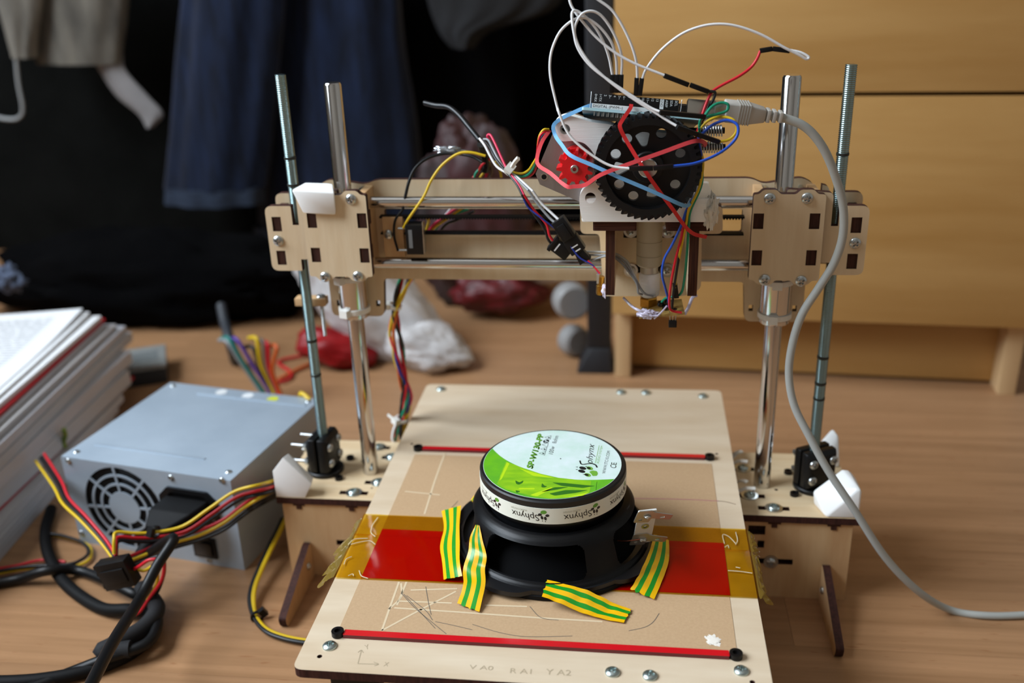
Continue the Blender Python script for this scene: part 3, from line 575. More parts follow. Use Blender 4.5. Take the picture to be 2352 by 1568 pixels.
screw(fp, (154.5, -41, -39.3), (0, -1, 0), 3.2, None, 5.2); screw(fp, (-157, -41, -39.3), (0, -1, 0), 3.2, None, 5.2)
plate('back_panel', [rrect(-209, 209, FZ, -5.5, .5)], 0, 5.5, XZF(48), (PLY_BROWN, EDGE), pr)
for s in (-1, 1):
    YZ = (lambda s: (lambda p: (s*(203+p[2]), p[0], p[1])))(s)
    plate('side_panel', [rrect(-35, 42.5, FZ, -5.5, .5)], 0, 5.5, YZ, (PLY_BROWN, EDGE), pr)
    YB = (lambda s: (lambda p: (s*(190.5+p[2]), p[0], p[1])))(s)
    br = plate('brace', [fillet([(-40.6, FZ), (-104, FZ), (-107, FZ+9), (-45, -40), (-40.6, -40)], [0, 3, 3.5, 3, 1])], 0, 5.5, YB, (PLY_BROWN, EDGE), pr)
    screw(br, (s*190.2, -52, -54), (-s, 0, 0), 2.8)
for s in (-1, 1):
    screw(base, (s*155, -32, 0), (0, 0, 1), 4.2, HEAD_Z, 6.2); screw(base, (s*139.6, -16, 0), (0, 0, 1), 4.2, HEAD_Z, 6.2); screw(base, (s*138.5, 24, 0), (0, 0, 1), 4.2, HEAD_Z, 6.2)
    for y in (-13, 19): screw(base, (s*172, y, 0), (0, 0, 1), 3.2, SOCKET)
screw(base, (-154, 39.4, 0), (0, 0, 1), 4.2, HEAD_Z, 6.2)
for pts in ([(1690, 1052), (1705, 1036)], [(1685, 1066), (1717, 1060)], [(1700, 1108), (1716, 1107)], [(1698, 1131), (1735, 1122)]):
    p0 = AZ(pts[0][0]-12, pts[0][1]+2, 4); p1 = AZ(pts[1][0], pts[1][1], 9); ribbon('zip_tie_tail', [p0, (p0+p1)/2+V((0, 0, 2)), p1], 3.6, 1.0, NYLON, base, 4, (0, 0, 1))
# columns
for s in (-1, 1):
    lathe('smooth_rod', [(0, 0), (6, 0), (6, 297), (5.2, 298.4), (0, 298.4)], (s*150, 0, 0.05), CHROME, pr, (0, 0, 1), 40, 40, False)
def threaded(name, base_, L, R, parent, m, pitch=1.25):
    vs = []; fs = []; seg = 20; rows = int(L/pitch*4)
    for i in range(rows+1):
        for k in range(seg):
            a = 2*math.pi*k/seg; ph = (i/4+k/seg) % 1; r = R-.62*abs(ph*2-1); h = min(L, i*pitch/4); vs.append((base_[0]+r*math.cos(a), base_[1]+r*math.sin(a), base_[2]+h))
    for i in range(rows):
        for k in range(seg): a = i*seg+k; b = i*seg+(k+1) % seg; fs.append((a, b, b+seg, a+seg))
    fs.append(tuple(rows*seg+k for k in range(seg))); fs.append(tuple(reversed(range(seg))))
    return mk(name, vs, fs, m, parent, None, True)
GREASE = mat('dark_grease', '#20241F', .5)
for s in (-1, 1):
    tr_ = threaded('threaded_rod', (s*185.5, 0, 8), 296.5, 4.0, pr, ZINC)
    for z in ((228, 247, 110, 82) if s < 0 else (247, 104, 84, 72)): lathe('grease_mark', [(3.6, 0), (4.12, .3), (4.12, 1.9), (3.6, 2.2)], (s*185.5, 0, z), GREASE, tr_, (0, 0, 1), 20, 35, False)
# rod couplers on the base
def coupler(x, y, rot, s):
    M = Matrix.Translation(V((x, y, 0))) @ Matrix.Rotation(rot, 4, 'Z'); F = lambda p: tuple(M @ V(p))
    cp = lathe('coupler_base', [(0, 0), (14, 0), (14.4, .8), (14.4, 2.8), (13.6, 3.6), (0, 3.6)], (x, y, .1), BLK, pr, (0, 0, 1), 32, 35, False)
    for k in (-1, 1):
        pts = [F((a, k*b, z)) for a in (-13, 13) for b in (1.0, 6.5) for z in (4.5, 33)] + [F((a, k*9.5, z)) for a in (-11, 11) for z in (6, 30)]
        hull('coupler_half', pts, BLK, cp, 1.0)
    for a in (-8.5, 8.5):
        for z in (12, 25.5):
            screw(cp, F((a, -9.7, z)), tuple(M.to_3x3() @ V((0, -1, 0))), 3.4)
            q = [V(F((a, 9, z))), V(F((a, 14 if s > 0 else 22, z)))]; tube('bolt_end', q, 1.5, STEEL, cp, 10); lathe('nut', [(0, 0), (3.1, 0), (3.1, 2.4), (0, 2.4)], F((a, 9.4, z)), STEEL, cp, tuple(M.to_3x3() @ V((0, 1, 0))), 6, 20, False)
coupler(-186.5, 0, math.radians(84), -1); coupler(187, 0, math.radians(28), 1)
# white printed corner clips
def clip(s, y0, y1, parent):
    f = [(189.5, y0, .2), (212, y0, .2), (212, y0, 22), (210, y0, 24)]; b = [(184, y1, .2), (212, y1, .2), (182.5, y1, 11), (201, y1, 29.5), (206, y1, 29), (211.5, y1, 22)]
    return hull('corner_clip', [(s*x, y, z) for x, y, z in f+b], WHITE, parent, 1.2)
hull('corner_clip', [(-212.6, -41.8, 22), (-203, -41.8, 34), (-183.5, -41.8, 12), (-190, -41.8, .2), (-212.4, -41.8, .2), (-212, -29, 20), (-203, -30, 31), (-186, -30, 11), (-192, -29, .2), (-212, -29, .2)], WHITE, base, .5); clip(1, -41.8, -24, base)
hull('corner_clip', [(x, y, z) for x, y, z in [(197, 47, .2), (212, 47, .2), (212, 47, 16), (197, 30, .2), (212, 30, .2), (196, 40, 14), (207, 46, 26), (211, 40, 22)]], WHITE, base, 1.2)
# gantry ends
def slotrects(pxs, Y, w=6.6, h=10.4):
    out = []
    for x, y in pxs: c = XZ(x, y, Y); out.append((c[0]-w/2, c[0]+w/2, c[1]-h/2, c[1]+h/2))
    return out
RS = slotrects([(1742, 508), (1871, 508), (1738, 592), (1863, 592)], -20); RS2 = slotrects([(1967, 517), (1957, 600)], -14.5)
RSC = [XZ(*p, -20) for p in ((1768, 456), (1854, 455), (1756, 642), (1840, 645))]; RSC2 = XZ(1964, 558, -14.5)
def mir(rects, s): return [(a, b, c, d) if s > 0 else (-b, -a, c, d) for a, b, c, d in rects]
for s in (-1, 1):
    X = lambda pts: [(s*x, z) for x, z in pts]
    ear = lambda cx, zt, d: [(cx-7, zt), (cx-4, zt+d), (cx+4, zt+d), (cx+7, zt)]
    (t0, z0), (t1, z1), (b0_, _), (b1_, _) = RSC
    out = [(128.5, 168.2)] + ear(b0_, 168.2, -3) + ear(b1_, 168.2, -3) + [(174, 168.2), (174, 226.5)] + list(reversed(ear(t1, 226.5, 3))) + list(reversed(ear(t0, 226.5, 3))) + [(128.5, 226.5)]
    rad = [3] + [1]*8 + [4, 4] + [1.5]*8 + [4]
    rects = mir(RS, s)
    gf = plate('gantry_front_plate', [fillet(X(out), rad, 4)] + [rrect(*r) for r in rects], 0, 5.5, XZF(-14.5), (PLY_Z, EDGE), pr)
    for r in rects: box('tab', r[0]+.25, r[1]-.25, -19.2, -8, r[2]+.25, r[3]-.25, EDGE_DK, gf)
    for i, (cx, cz) in enumerate(RSC):
        if s < 0 and i == 1: continue
        screw(gf, (s*cx, -20, cz), (0, -1, 0), 3.7)
    out2 = [(150, 170.5), (175, 170.5), (175, 179), (181, 179), (181, 170.5), (203, 170.5), (203, 217.5), (184, 217.5), (184, 204), (179.5, 204), (179.5, 226), (150, 228.5)]
    rects2 = mir(RS2, s)
    nt_ = plate('nut_trap_plate', [fillet(X(out2), [0, 0, 0, 0, 0, 5, 5, 1, 0, 0, 3, 2], 4)] + [rrect(*r) for r in rects2], 0, 5.5, XZF(-9), (PLY_Z, EDGE), pr)
    for r in rects2: box('tab', r[0]+.25, r[1]-.25, -13.7, -3, r[2]+.25, r[3]-.25, EDGE_DK, nt_)
    screw(nt_, (s*RSC2[0], -14.5, RSC2[1]), (0, -1, 0), 3.7)
    plate('nut_trap_plate', [fillet(X([(176, 171), (203, 171), (203, 221), (190, 221), (188, 218), (182, 218), (180, 225), (176, 226)]), [0, 5, 5, 1, 0, 0, 2, 0], 4)], 0, 5.5, XZF(13.5), (PLY_Z, EDGE), pr)
    for x0, x1, za, zb in ((131, 136.5, 172, 226), (166, 171.5, 172, 226), (193.5, 199, 174, 214)): box('side_board', *sorted((s*x0, s*x1)), -9 if x0 > 160 else -14.4, 10.4 if x0 < 190 else 7.9, za, zb, PLY_BROWN if x0 < 190 else EDGE, pr, .2)
    for x in (t0, t1): tube('clamp_bolt', [(s*x, -14, z0+.5), (s*x, 17, z0+.5)], 1.5, STEEL, pr, 10)
    # linear bearing tied to the beam
    br_ = lathe('linear_bearing', [(6.2, 0), (9.6, 0), (10.4, .8), (10.4, 3), (10.1, 3.2), (10.1, 3.9), (10.4, 4.1), (10.4, 29), (10.1, 29.2), (10.1, 29.9), (10.4, 30.1), (10.4, 37), (9.6, 38), (6.2, 38)], (s*150, 0, 131), CHROME, pr, (0, 0, 1), 40, 35, False)
    for z, hd in ((137, (-.35, -1, 0) if s < 0 else (-.2, -1, 0)), (162, (-.55, -1, 0) if s < 0 else (-.1, -1, 0))): zip_tie('zip_tie', br_, (s*150, 0, z), 11, (0, 0, 1), 3.6, hd)
    screw(pr, (s*150+7, 3, 170), (0, 0, -1), 1.5)
hull('corner_clip', [AY(*p) for p in ((668, 436, -25), (768, 443, -25), (772, 494, -24), (696, 491, -24), (701, 418, -14), (764, 420, -14), (700, 470, -20.3), (768, 490, -20.3))], WHITE, pr, 1.0)
# tip of the end-stop arm under the left end
arm = box('end_stop_arm', *sorted((AY(683, 690, 12).x, AY(752, 690, 12).x)), 6, 15, AY(715, 697, 12).z, AY(715, 680, 12).z, PLY_BROWN, pr, .4)
p = AY(737, 676, 11); screw(arm, (p.x, 10.5, AY(715, 680, 12).z), (0, 0, 1), 3.4); threaded('end_stop_bolt', (p.x, 10.5, AY(742, 770, 11).z), 24, 1.6, arm, STEEL, .8)
# long back beam with a window, rods and belt
bm_out = fillet([(-171, 127), (-131, 127), (-129, 156.5), (129, 156.5), (131, 127), (171, 127), (171, 226), (163, 230.5), (138, 226), (130, 230), (-128, 230), (-137, 226.5), (-163, 230.5), (-171, 226)], [5, 5, 3, 3, 5, 5, 3, 4, 4, 4, 4, 4, 4, 3], 4)
beam = plate('back_beam', [bm_out, rrect(-124.5, 125.5, 192, 209, 2)] + [rrect(s*150-s*15-1.5, s*150-s*15+1.5, 135, 139.5) for s in (-1, 1)] + [rrect(s*150+s*15-1.5, s*150+s*15+1.5, 135, 139.5) for s in (-1, 1)], 0, 5.5, XZF(16), (PLY_Z, EDGE), pr)
for z in (216.6, 172.3): tube('cross_rod', [(-137, 0, z), (137, 0, z)], 4, CHROME, pr, 24)
g = G(); g.box(-126, 126, 1, 7, 204.6, 205.9)
for i in range(125): x = -124+i*2.0; g.box(x, x+1, 1, 7, 203.8, 204.6)
g.box(-126, 126, 1, 7, 192.8, 194.0)
tag(g.build('toothed_belt', BLK_R, pr), 'black toothed belt')
es = box('limit_switch', *sorted((AY(930, 517, -7).x, AY(969, 517, -7).x)), -8, 3, AY(950, 584, -7).z, AY(950, 516, -7).z, BLK, pr, .7)
p0 = AY(937, 528, -8.3); p1 = AY(944, 570, -8.3); box('switch_label', p0.x, p0.x+2.6, -8.2, -8, p1.z, p0.z, mat('switch_grey', '#75797B', .6), es)
p0 = AY(972, 508, -4); p1 = AY(968, 580, -4); box('switch_lever', p0.x-.4, p0.x+.2, -7, -1, p1.z, p0.z, STEEL, es)
p0 = AY(905, 500, -2); p1 = AY(928, 588, -2); box('switch_mount', p0.x-9, p1.x+.5, -1, 4.5, p1.z-1, p0.z, PLY_BROWN, pr, .2)
p = AY(892, 538, -1); screw(pr, (p.x, -1, p.z), (0, -1, 0), 3.3)
for y in (525, 575): p = AY(920, y, -5); tube('switch_terminal', [(p.x-2, -4, p.z), (p.x+5, -4, p.z)], .9, STEEL, es, 6)
# ------------------------------------------------------------------ carriage with extruder
carr = plate('carriage_plate', [fillet([XZ(x, y, -12) for x, y in ((1377, 537), (1386, 680), (1425, 680), (1570, 680), (1610, 664), (1612, 537), (1660, 537), (1660, 474), (1333, 474), (1333, 537))], [3, 3, 0, 3, 4, 3, 4, 3, 3, 4], 4)] + [rrect(XZ(x, y, -12)[0]-5.5, XZ(x, y, -12)[0]+5.5, XZ(x, y, -12)[1]-3, XZ(x, y, -12)[1]+3) for x, y in ((1451, 536), (1530, 536), (1452, 617), (1530, 617))], 0, 5.5, XZF(-6.5), (PLY_Z, EDGE), pr)
for x, y in ((1449, 529), (1534, 530), (1449, 620), (1532, 620)): p = AY(x, y, -12); screw(carr, (p.x, -12.3, p.z), (0, -1, 0), 3.3, None, 4.8)
box('slot_backing', 40, 92, -6.4, -5.4, 166, 206, EDGE_DK, carr)
for z in (216.6, 172.3):
    for x in (42, 84): lathe('rod_bearing', [(4.1, -11), (7.4, -11), (7.4, 11), (4.1, 11)], (x, 0, z), CHROME, carr, (1, 0, 0), 28, 35, False)
LAM = mat('ply_laminations', '#54301F', .7, spec=.2, color2='#230F0C', scale=(900, 30, 30)); LAMH = mat('ply_laminations_flat', '#5A3426', .7, spec=.2, color2='#230F0C', scale=(30, 30, 900))
for x0, x1 in ((34.9, 40.7), (86.4, 92.2)):
    sb_ = plate('carriage_side_board', [fillet([(-62, 171.4), (-12, 171.4), (-12, 214.6), (-62, 214.6)], 1)], 0, 5.8, (lambda x0: (lambda p: (x0+p[2], p[0], p[1])))(x0), (PLY_Z, LAM), pr)
for a, b in ((27.1, 53.9), (71.8, 98.8)): plate('carriage_shelf', [rrect(a, b, -64.5, -12.2, 1.5)], 0, 6, XYF(214.7), (PLY_X, LAMH), pr)
# white printed extruder body
c3 = lambda x, y: XZ(1220+x/4.612, 180+y/4.612, -68)
body = [c3(*p) for p in ((228, 560), (250, 450), (330, 395), (420, 395), (640, 465), (860, 490), (1000, 545), (1250, 560), (1650, 600), (1720, 760), (1720, 1320), (1940, 1335), (1935, 1500), (1900, 1518), (600, 1516), (535, 1490), (515, 1380), (508, 1240), (560, 1160), (690, 1090), (720, 900), (640, 760), (560, 680), (440, 660), (330, 670), (262, 640))]
eb = plate('extruder_body', [fillet(body, 2.5, 3), circle(*c3(358, 540), 3.1, 16), circle(*c3(628, 1265), 3.3, 16)], 0, 9, XZF(-59), NATURAL, pr)
lathe('bore_shade', [(0, 0), (3.3, 0), (3.3, 1), (0, 1)], (c3(628, 1265)[0], -60, c3(628, 1265)[1]), EDGE_DK, eb, (0, -1, 0), 16, 30, False)  # dark disc set in the hole, standing in for the shade inside
p0 = c3(515, 1310); p1 = c3(1940, 1516); box('extruder_foot', p0[0]+1, p1[0]-1, -67.9, -22, 220.9, 236, NATURAL, eb, 1.5)
box('extruder_block', 46, 88, -59, -28, 235, 266, NATURAL, eb, 2)
rag = [(1880, 1260, -60), (1900, 1300, -66), (1990, 1390, -64), (1930, 1440, -69), (1900, 1540, -68), (1860, 1500, -70), (1925, 1350, -70), (1850, 1250, -58)]
blob('melted_edge', AY(1220+1905/4.612, 180+1420/4.612, -66), (3.6, 4, 9), 2, .5, mat('translucent_melt', '#E0DCD0', .3, sss=.3), eb, -500, 3, 16)
mc = V((17.3, -58.8, 255.2)); ang = math.radians(24)
MM = Matrix.Translation(mc) @ Matrix.Rotation(ang, 4, 'Y'); MF = lambda p: tuple(MM @ V((p[0], -p[2], p[1])))
oct_ = [(-21, -16), (-16, -21), (16, -21), (21, -16), (21, 16), (16, 21), (-16, 21), (-21, 16)]
mo = plate('stepper_motor', [oct_], -10, 0, MF, ALU, pr)
plate('motor_core', [[(x*.985, y*.985) for x, y in oct_]], -30, -10, MF, mat('motor_laminations', '#1E1E20', .45, .4), mo); plate('motor_end_cap', [oct_], -40, -30, MF, ALU, mo)
lathe('motor_boss', [(0, 0), (11, 0), (11, 2), (0, 2)], MF((0, 0, 0)), ALU, mo, (0, -1, 0), 32, 35, False)
for a, b in ((-15.5, -15.5), (-15.5, 15.5), (15.5, -15.5)): lathe('screw_hole', [(1.6, 0), (2.4, 0), (2.4, .15), (1.6, .15)], MF((a, b, 0)), STEEL, mo, (0, -1, 0), 16, 30, False); lathe('hole_shade', [(0, 0), (1.6, 0), (1.6, .1), (0, .1)], MF((a, b, 0)), BLK_R, mo, (0, -1, 0), 12, 30, False)
def gear(n, ro, ri, w=.5, tw=0):
    pts = []
    for k in range(n):
        for f, r in ((.0, ri), (.22, ri), (.42, ro), (.62, ro), (.84, ri)): a = 2*math.pi*(k+f)/n+tw; pts.append((r*math.cos(a), r*math.sin(a)))
    return pts
sg = V((17.3, -84, 257.7)); SGF = lambda p: (sg.x+p[0], -72-p[2], sg.z+p[1])
gs = plate('small_gear', [gear(11, 10.8, 7.6)], 0, 12, SGF, RED, pr)
lathe('gear_hub', [(0, -12), (9.5, -12), (9.5, 0), (0, 0)], SGF((0, 0, 0)), RED, gs, (0, -1, 0), 28, 35, False)
lathe('motor_shaft', [(1.1, 0), (2.5, 0), (2.5, 13), (2.2, 13.4), (1.1, 13.4), (1.1, 11)], SGF((0, 0, 0)), STEEL, gs, (0, -1, 0), 24, 35, True)
lg = V((59.7, -88, 258.9)); LGF = lambda p: (lg.x+p[0], -77-p[2], lg.z+p[1])
def helical(n, ro, ri, hole, t, tw):
    A = gear(n, ro, ri); m = len(A); N = 5; vs = []; fs = []
    for i in range(N):
        q = i/(N-1); a = tw*(1-abs(2*q-1)); c_, s_ = math.cos(a), math.sin(a)
        for x, y in A: vs.append((x*c_-y*s_, x*s_+y*c_, t*q))
    for i in range(N-1):
        for k in range(m): b = i*m+k; d = i*m+(k+1) % m; fs.append((b, d, d+m, b+m))
    H = len(vs); hn = m
    for q in (0, t):
        for k in range(hn): a = math.atan2(A[k][1], A[k][0]); vs.append((hole*math.cos(a), hole*math.sin(a), q))
    for k in range(m):
        k2 = (k+1) % m; fs.append((k, H+k, H+k2, k2)); fs.append(((N-1)*m+k, (N-1)*m+k2, H+m+k2, H+m+k)); fs.append((H+k, H+m+k, H+m+k2, H+k2))
    return vs, fs
vs, fs = helical(47, 31, 28.2, 24.5, 11, .1)
bg = mk('large_gear', [LGF(p) for p in vs], fs, BLK, pr, None, 35)
hl = []
for d in (68, 128, 160, 214, 246, 325, 20): a = math.radians(d); hl.append(circle(19.8*math.cos(a), 19.8*math.sin(a), 3.0, 18))
for d in (101, 282, 186): a = math.radians(d); c_, s_ = math.cos(a), math.sin(a); hl.append(fillet([(c_*x-s_*y, s_*x+c_*y) for x, y in ((11, -1.5), (18.5, -4.5), (20, 0), (18.5, 4.5), (11, 1.5))], 1.5, 3))
plate('gear_web', [circle(0, 0, 24.6, 64)] + hl, 1, 4.5, LGF, BLK, bg)
lathe('gear_hub', [(0, 0), (9.2, 0), (9.2, 8), (8.4, 8.6), (0, 8.6)], LGF((0, 0, 1)), BLK, bg, (0, -1, 0), 36, 35, False)
hb = lathe('gear_bolt', [(0, 0), (5.6, 0), (5.6, 2.6), (5.1, 3.0), (0, 3.0)], LGF((0, 0, 9)), STEEL, bg, (0, -1, 0), 28, 35, False)
# idler springs
for dz, dy in ((0, 0), (-8, -10)):
    c0 = AY(1612, 300, -50)+V((0, dy, dz)); pts = []
    for i in range(90): a = i*.55; pts.append(c0+V((i*.135, 3.1*math.cos(a), 3.1*math.sin(a))))
    sp_ = tube('idler_spring', pts, .55, STEEL, pr, 6, 1); tube('idler_bolt', [c0-V((18, 0, 0)), c0+V((13.5, 0, 0))], 1.9, BOLT, sp_, 10)
# hot end
hz = V((62.3, -40, 0))
lathe('insulator', [(0, 184.9), (7.4, 184.9), (8.2, 186), (8.2, 192), (7.9, 192.2), (7.9, 192.7), (8.2, 192.9), (8.2, 201.5), (7.9, 201.7), (7.9, 202.2), (8.2, 202.4), (8.2, 216), (0, 216)], (hz.x, hz.y, 0), PEEK, pr, (0, 0, 1), 36, 35, False)
lathe('steel_collar', [(0, 179.5), (5.8, 179.5), (5.8, 185), (0, 185)], (hz.x+.3, hz.y, 0), DULL, pr, (0, 0, 1), 32, 35, False)
ht = lathe('heater_wrap', [(0, 163.2), (4.6, 163.2), (6.6, 165), (6.9, 170), (6.7, 174), (7, 178), (6.2, 180), (0, 180)], (hz.x+.6, hz.y, 0), mat('ptfe_tape', '#E9E9EA', .5, bump=.4, bscale=(80, 80, 900)), pr, (.0, 0, 1), 24, 40, False)
lathe('nozzle_nut', [(0, 156), (5, 156), (6.2, 157), (6.2, 162.4), (5.4, 163.4), (0, 163.4)], (hz.x+.2, hz.y, 0), BRASS, pr, (0, 0, 1), 6, 25, False)
lathe('nozzle_tip', [(0, 150), (1.2, 150), (4.2, 154), (4.2, 156.2), (0, 156.2)], (hz.x+.2, hz.y, 0), BRASS, pr, (0, 0, 1), 20, 35, False)
for k, pts in enumerate(([(1340, 578, -40), (1392, 579, -44), (1415, 583, -46), (1440, 600, -50), (1456, 630, -54), (1470, 660, -54), (1485, 676, -52), (1505, 676, -48)], [(1345, 585, -42), (1392, 586, -46), (1416, 590, -48), (1438, 606, -52), (1462, 645, -55), (1478, 672, -54), (1500, 680, -50)], [(1360, 597, -45), (1392, 588, -48), (1412, 592, -50), (1435, 612, -53), (1462, 650, -56), (1466, 672, -55), (1475, 676, -52)])):
    tag(tube('heater_lead', [AY(*p) for p in pts], .75, wm('lightgrey' if k < 1 else 'grey'), pr, 6), 'grey heater lead')
# sensor board under the nozzle
s0 = AY(1468, 732, -58); s1 = AY(1573, 722, -58)
sf = frame(s0, s1-s0, V((0, 1, .06))); Ls = (s1-s0).length
sbd = plate('sensor_board', [[(0, 0), (Ls, 0), (Ls-1, 22), (3, 24)]], 0, 1.5, sf, mat('bare_board', '#B99A52', .5, color2='#8C6C3A', scale=(120, 120, 120)), pr)
hc = AY(1545, 742, -56); hull('hall_sensor', [(hc.x+a, hc.y+b, hc.z+c) for a in (-2.6, 2.6) for b, c in ((-1.5, 2), (-1.5, -2.6), (1.5, 2), (1.5, -2.6))], BLK, sbd, .4)
for a in (-1.6, 0, 1.6): tube('sensor_leg', [(hc.x+a, hc.y, hc.z+2), (hc.x+a*1.4, hc.y, hc.z+8)], .3, STEEL, sbd, 6)
for x, y in ((1517, 698), (1533, 692), (1551, 715), (1528, 705)): c_ = AY(x, y, -52); lathe('component', [(0, -1.8), (1.8, -1.2), (2, 1.5), (0, 2)], c_, BLK_G, sbd, (.3, -.3, 1), 12, 40, False)
MELT = mat('glue_film', '#CFC8DC', .25, sss=.3, spec=.6)
blob('glue_blob', AY(1487, 721, -59), (5.6, 2.4, 2.6), 3, .4, MELT, sbd, -500, 3, 16)
tube('glue_string', [AY(1432, 684, -50), AY(1450, 702, -56), AY(1466, 712, -60), AY(1480, 716, -60)], .9, MELT, sbd, 6); tube('glue_string', [AY(1502, 732, -60), AY(1518, 718, -60), AY(1532, 702, -58)], .6, MELT, sbd, 6); tube('glue_string', [AY(1572, 722, -57), AY(1582, 704, -55), AY(1590, 684, -52), AY(1600, 678, -50)], 1.1, MELT, sbd, 6)
# brass lamp holder on the left side board
bl = AY(1380, 652, -52); bb = lathe('brass_ferrule', [(0, -7), (2.6, -7), (2.9, -6), (2.9, -1), (2.4, -.6), (2.4, 5), (1.9, 5.4), (0, 5.4)], bl, BRASS, pr, (.05, 0, 1), 24, 30, False)
p = AY(1372, 640, -53); box('solder_lug', p.x-.5, p.x+1.2, -54, -52, p.z-3, p.z+3, DULL, bb)
blob('glue_blob', AY(1389, 668, -55), (1.8, 2, 3.6), 5, .4, MELT, pr, -500, 2, 14)
# ------------------------------------------------------------------ bed
box('bearing_block', -112, -84, -236, -212, -6, 12, BLK, pr, 2); box('bearing_block', 84, 112, -236, -212, -6, 12, BLK, pr, 2)
for s in (-1, 1): tube('slide_rod', [(s*80, -232, 8.4), (s*80, 118, 8.4)], 4, CHROME, pr, 16)
bed = plate('bed_board', [rrect(-128.4, 128.2, -246.5, 122, 6, 5)] + [circle(*AZ(x, y, 20).to_2d(), .0 + r_, 10) for x, y, r_ in ((734, 1507, 1.5), (946, 1019, 1.2), (1646, 1042, 1.3), (1728, 1566, 1.5))], 14.5, 20, XYF(0), (PLY_BED, EDGE), pr)
for x, y in ((757, 1481), (1407, 1541), (1493, 1549), (1703, 1538), (1013, 892), (1427, 899), (1484, 900), (1615, 908)): p = AZ(x, y, 21); screw(bed, (p.x, p.y, 20), (0, 0, 1), 4.0, HEAD_Z)
plate('tan_sheet', [[(-112, -214), (112, -214), (112, -6), (-112, -6)]], 20, 20.25, XYF(0), mat('tan_hardboard', '#C0A07C', .6, spec=.3, color2='#B89874', scale=(600, 600, 600), bump=.06, bscale=(900, 900, 900)), bed)
for y in (-217, 1.5):
    rs_ = plate('red_bar', [rrect(-107.4, 107.4, y-2.4, y+2.4, .5)], 20, 22.4, XYF(0), (REDSTRIP, mat('red_bar_edge', '#6A1A20', .4)), bed)
    for x in (-111, 111): screw(rs_, (x, y, 22.4 if abs(x) < 110 else 20.6), (0, 0, 1), 3.6, SOCKET)
plate('red_sheet', [[(-112, -163.2), (112.5, -163.2), (112.8, -109), (-112, -109)]], 20.3, 20.5, XYF(0), mat('red_film', '#D0161A', .2, spec=.5), bed)
# pencil and scratch marks lying on the sheet
CH = mat('chalky_scratch', '#D3BD9B', .8); PEN = mat('pencil_line', '#6E6255', .8); FAINT = mat('faint_pencil', '#AE9C80', .8)
c5 = lambda x, y: (660+x/3.178, 1150+y/3.178)
def marks(name, lines, w, m, z):
    g = G()
    for pts in lines:
        P_ = spline([AZ(*q, z) for q in pts], 5)
        for i in range(len(P_)-1):
            d = (P_[i+1]-P_[i]); 
            if d.length < 1e-6: continue
            n = V((-d.y, d.x, 0)).normalized()*(w/2); a, b = P_[i], P_[i+1]; g.add([tuple(a-n), tuple(b-n), tuple(b+n), tuple(a+n)], [(0, 1, 2, 3)])
    return tag(g.build(name, m, bed), kind='stuff')
marks('scratch_marks', [[c5(*p) for p in l] for l in ([(815, 590), (740, 800)], [(870, 590), (800, 760)], [(740, 800), (690, 945)], [(690, 945), (960, 800), (1230, 660)], [(800, 730), (1200, 745)], [(1440, 760), (1750, 770)], [(780, 780), (1240, 810), (1800, 850), (2300, 880)], [(740, 790), (830, 700), (830, 600)], [(900, 650), (1240, 640)])] + [[(1022, 1040), (1000, 1100), (975, 1180)], [(930, 1128), (1010, 1136)]], 1.3, CH, 20.32)
marks('pencil_lines', [[c5(*p) for p in l] for l in ([(830, 670), (930, 780), (1050, 880), (1160, 970)], [(850, 680), (960, 800), (1080, 930)], [(870, 690), (1010, 800), (1060, 870)], [(1010, 625), (1030, 740), (1050, 830)], [(1080, 880), (1200, 905), (1350, 940)], [(1350, 900), (1550, 960), (1750, 990), (2080, 985)], [(1770, 770), (1850, 850), (1980, 870)])] + [[(1444, 1448), (1480, 1440), (1500, 1428), (1514, 1408)], [(1035, 1168), (1052, 1150)]], .45, PEN, 20.34)
marks('magenta_line', [[(1430, 1144), (1560, 1146), (1650, 1150)]], .5, mat('magenta_ink', '#B0507A', .7), 20.34); marks('bed_crack', [[(1648, 1150), (1668, 1152), (1690, 1158)]], .5, mat('crack_dark', '#6A4A30', .8), 20.1)
marks('axis_sketch', [[c5(*p) for p in l] for l in ([(515, 1185), (540, 1090)], [(515, 1105), (540, 1088), (555, 1108)], [(512, 1187), (660, 1190)], [(630, 1175), (665, 1190), (635, 1203)])], .5, FAINT, 20.1)
g = G()
for s_, a, b, h_ in (('X', (700, 1205), (735, 1207), (718, 1175)), ('Y', (570, 1085), (600, 1078), (575, 1050)), ('V A0', (1325, 1225), (1500, 1235), (1335, 1195)), ('R A1', (1625, 1255), (1780, 1262), (1635, 1220)), ('Y A2', (1885, 1265), (2070, 1275), (1895, 1225))):
    A_, B_, H_ = AZ(*c5(*a), 20.1), AZ(*c5(*b), 20.1), AZ(*c5(*h_), 20.1); U_ = B_-A_; W_ = H_-A_; W_ = V((-U_.y, U_.x, 0)).normalized()*W_.length; text(g, s_, lambda x, y: tuple(A_+U_*x+W_*y))
g.build('pencil_lettering', FAINT, bed)
blob('white_glue_spot', AZ(1637, 1471, 20), (3.4, 3.8, .35), 4, .5, mat('white_glue', '#EDE6DA', .4), bed, 20, 2.5, 14)
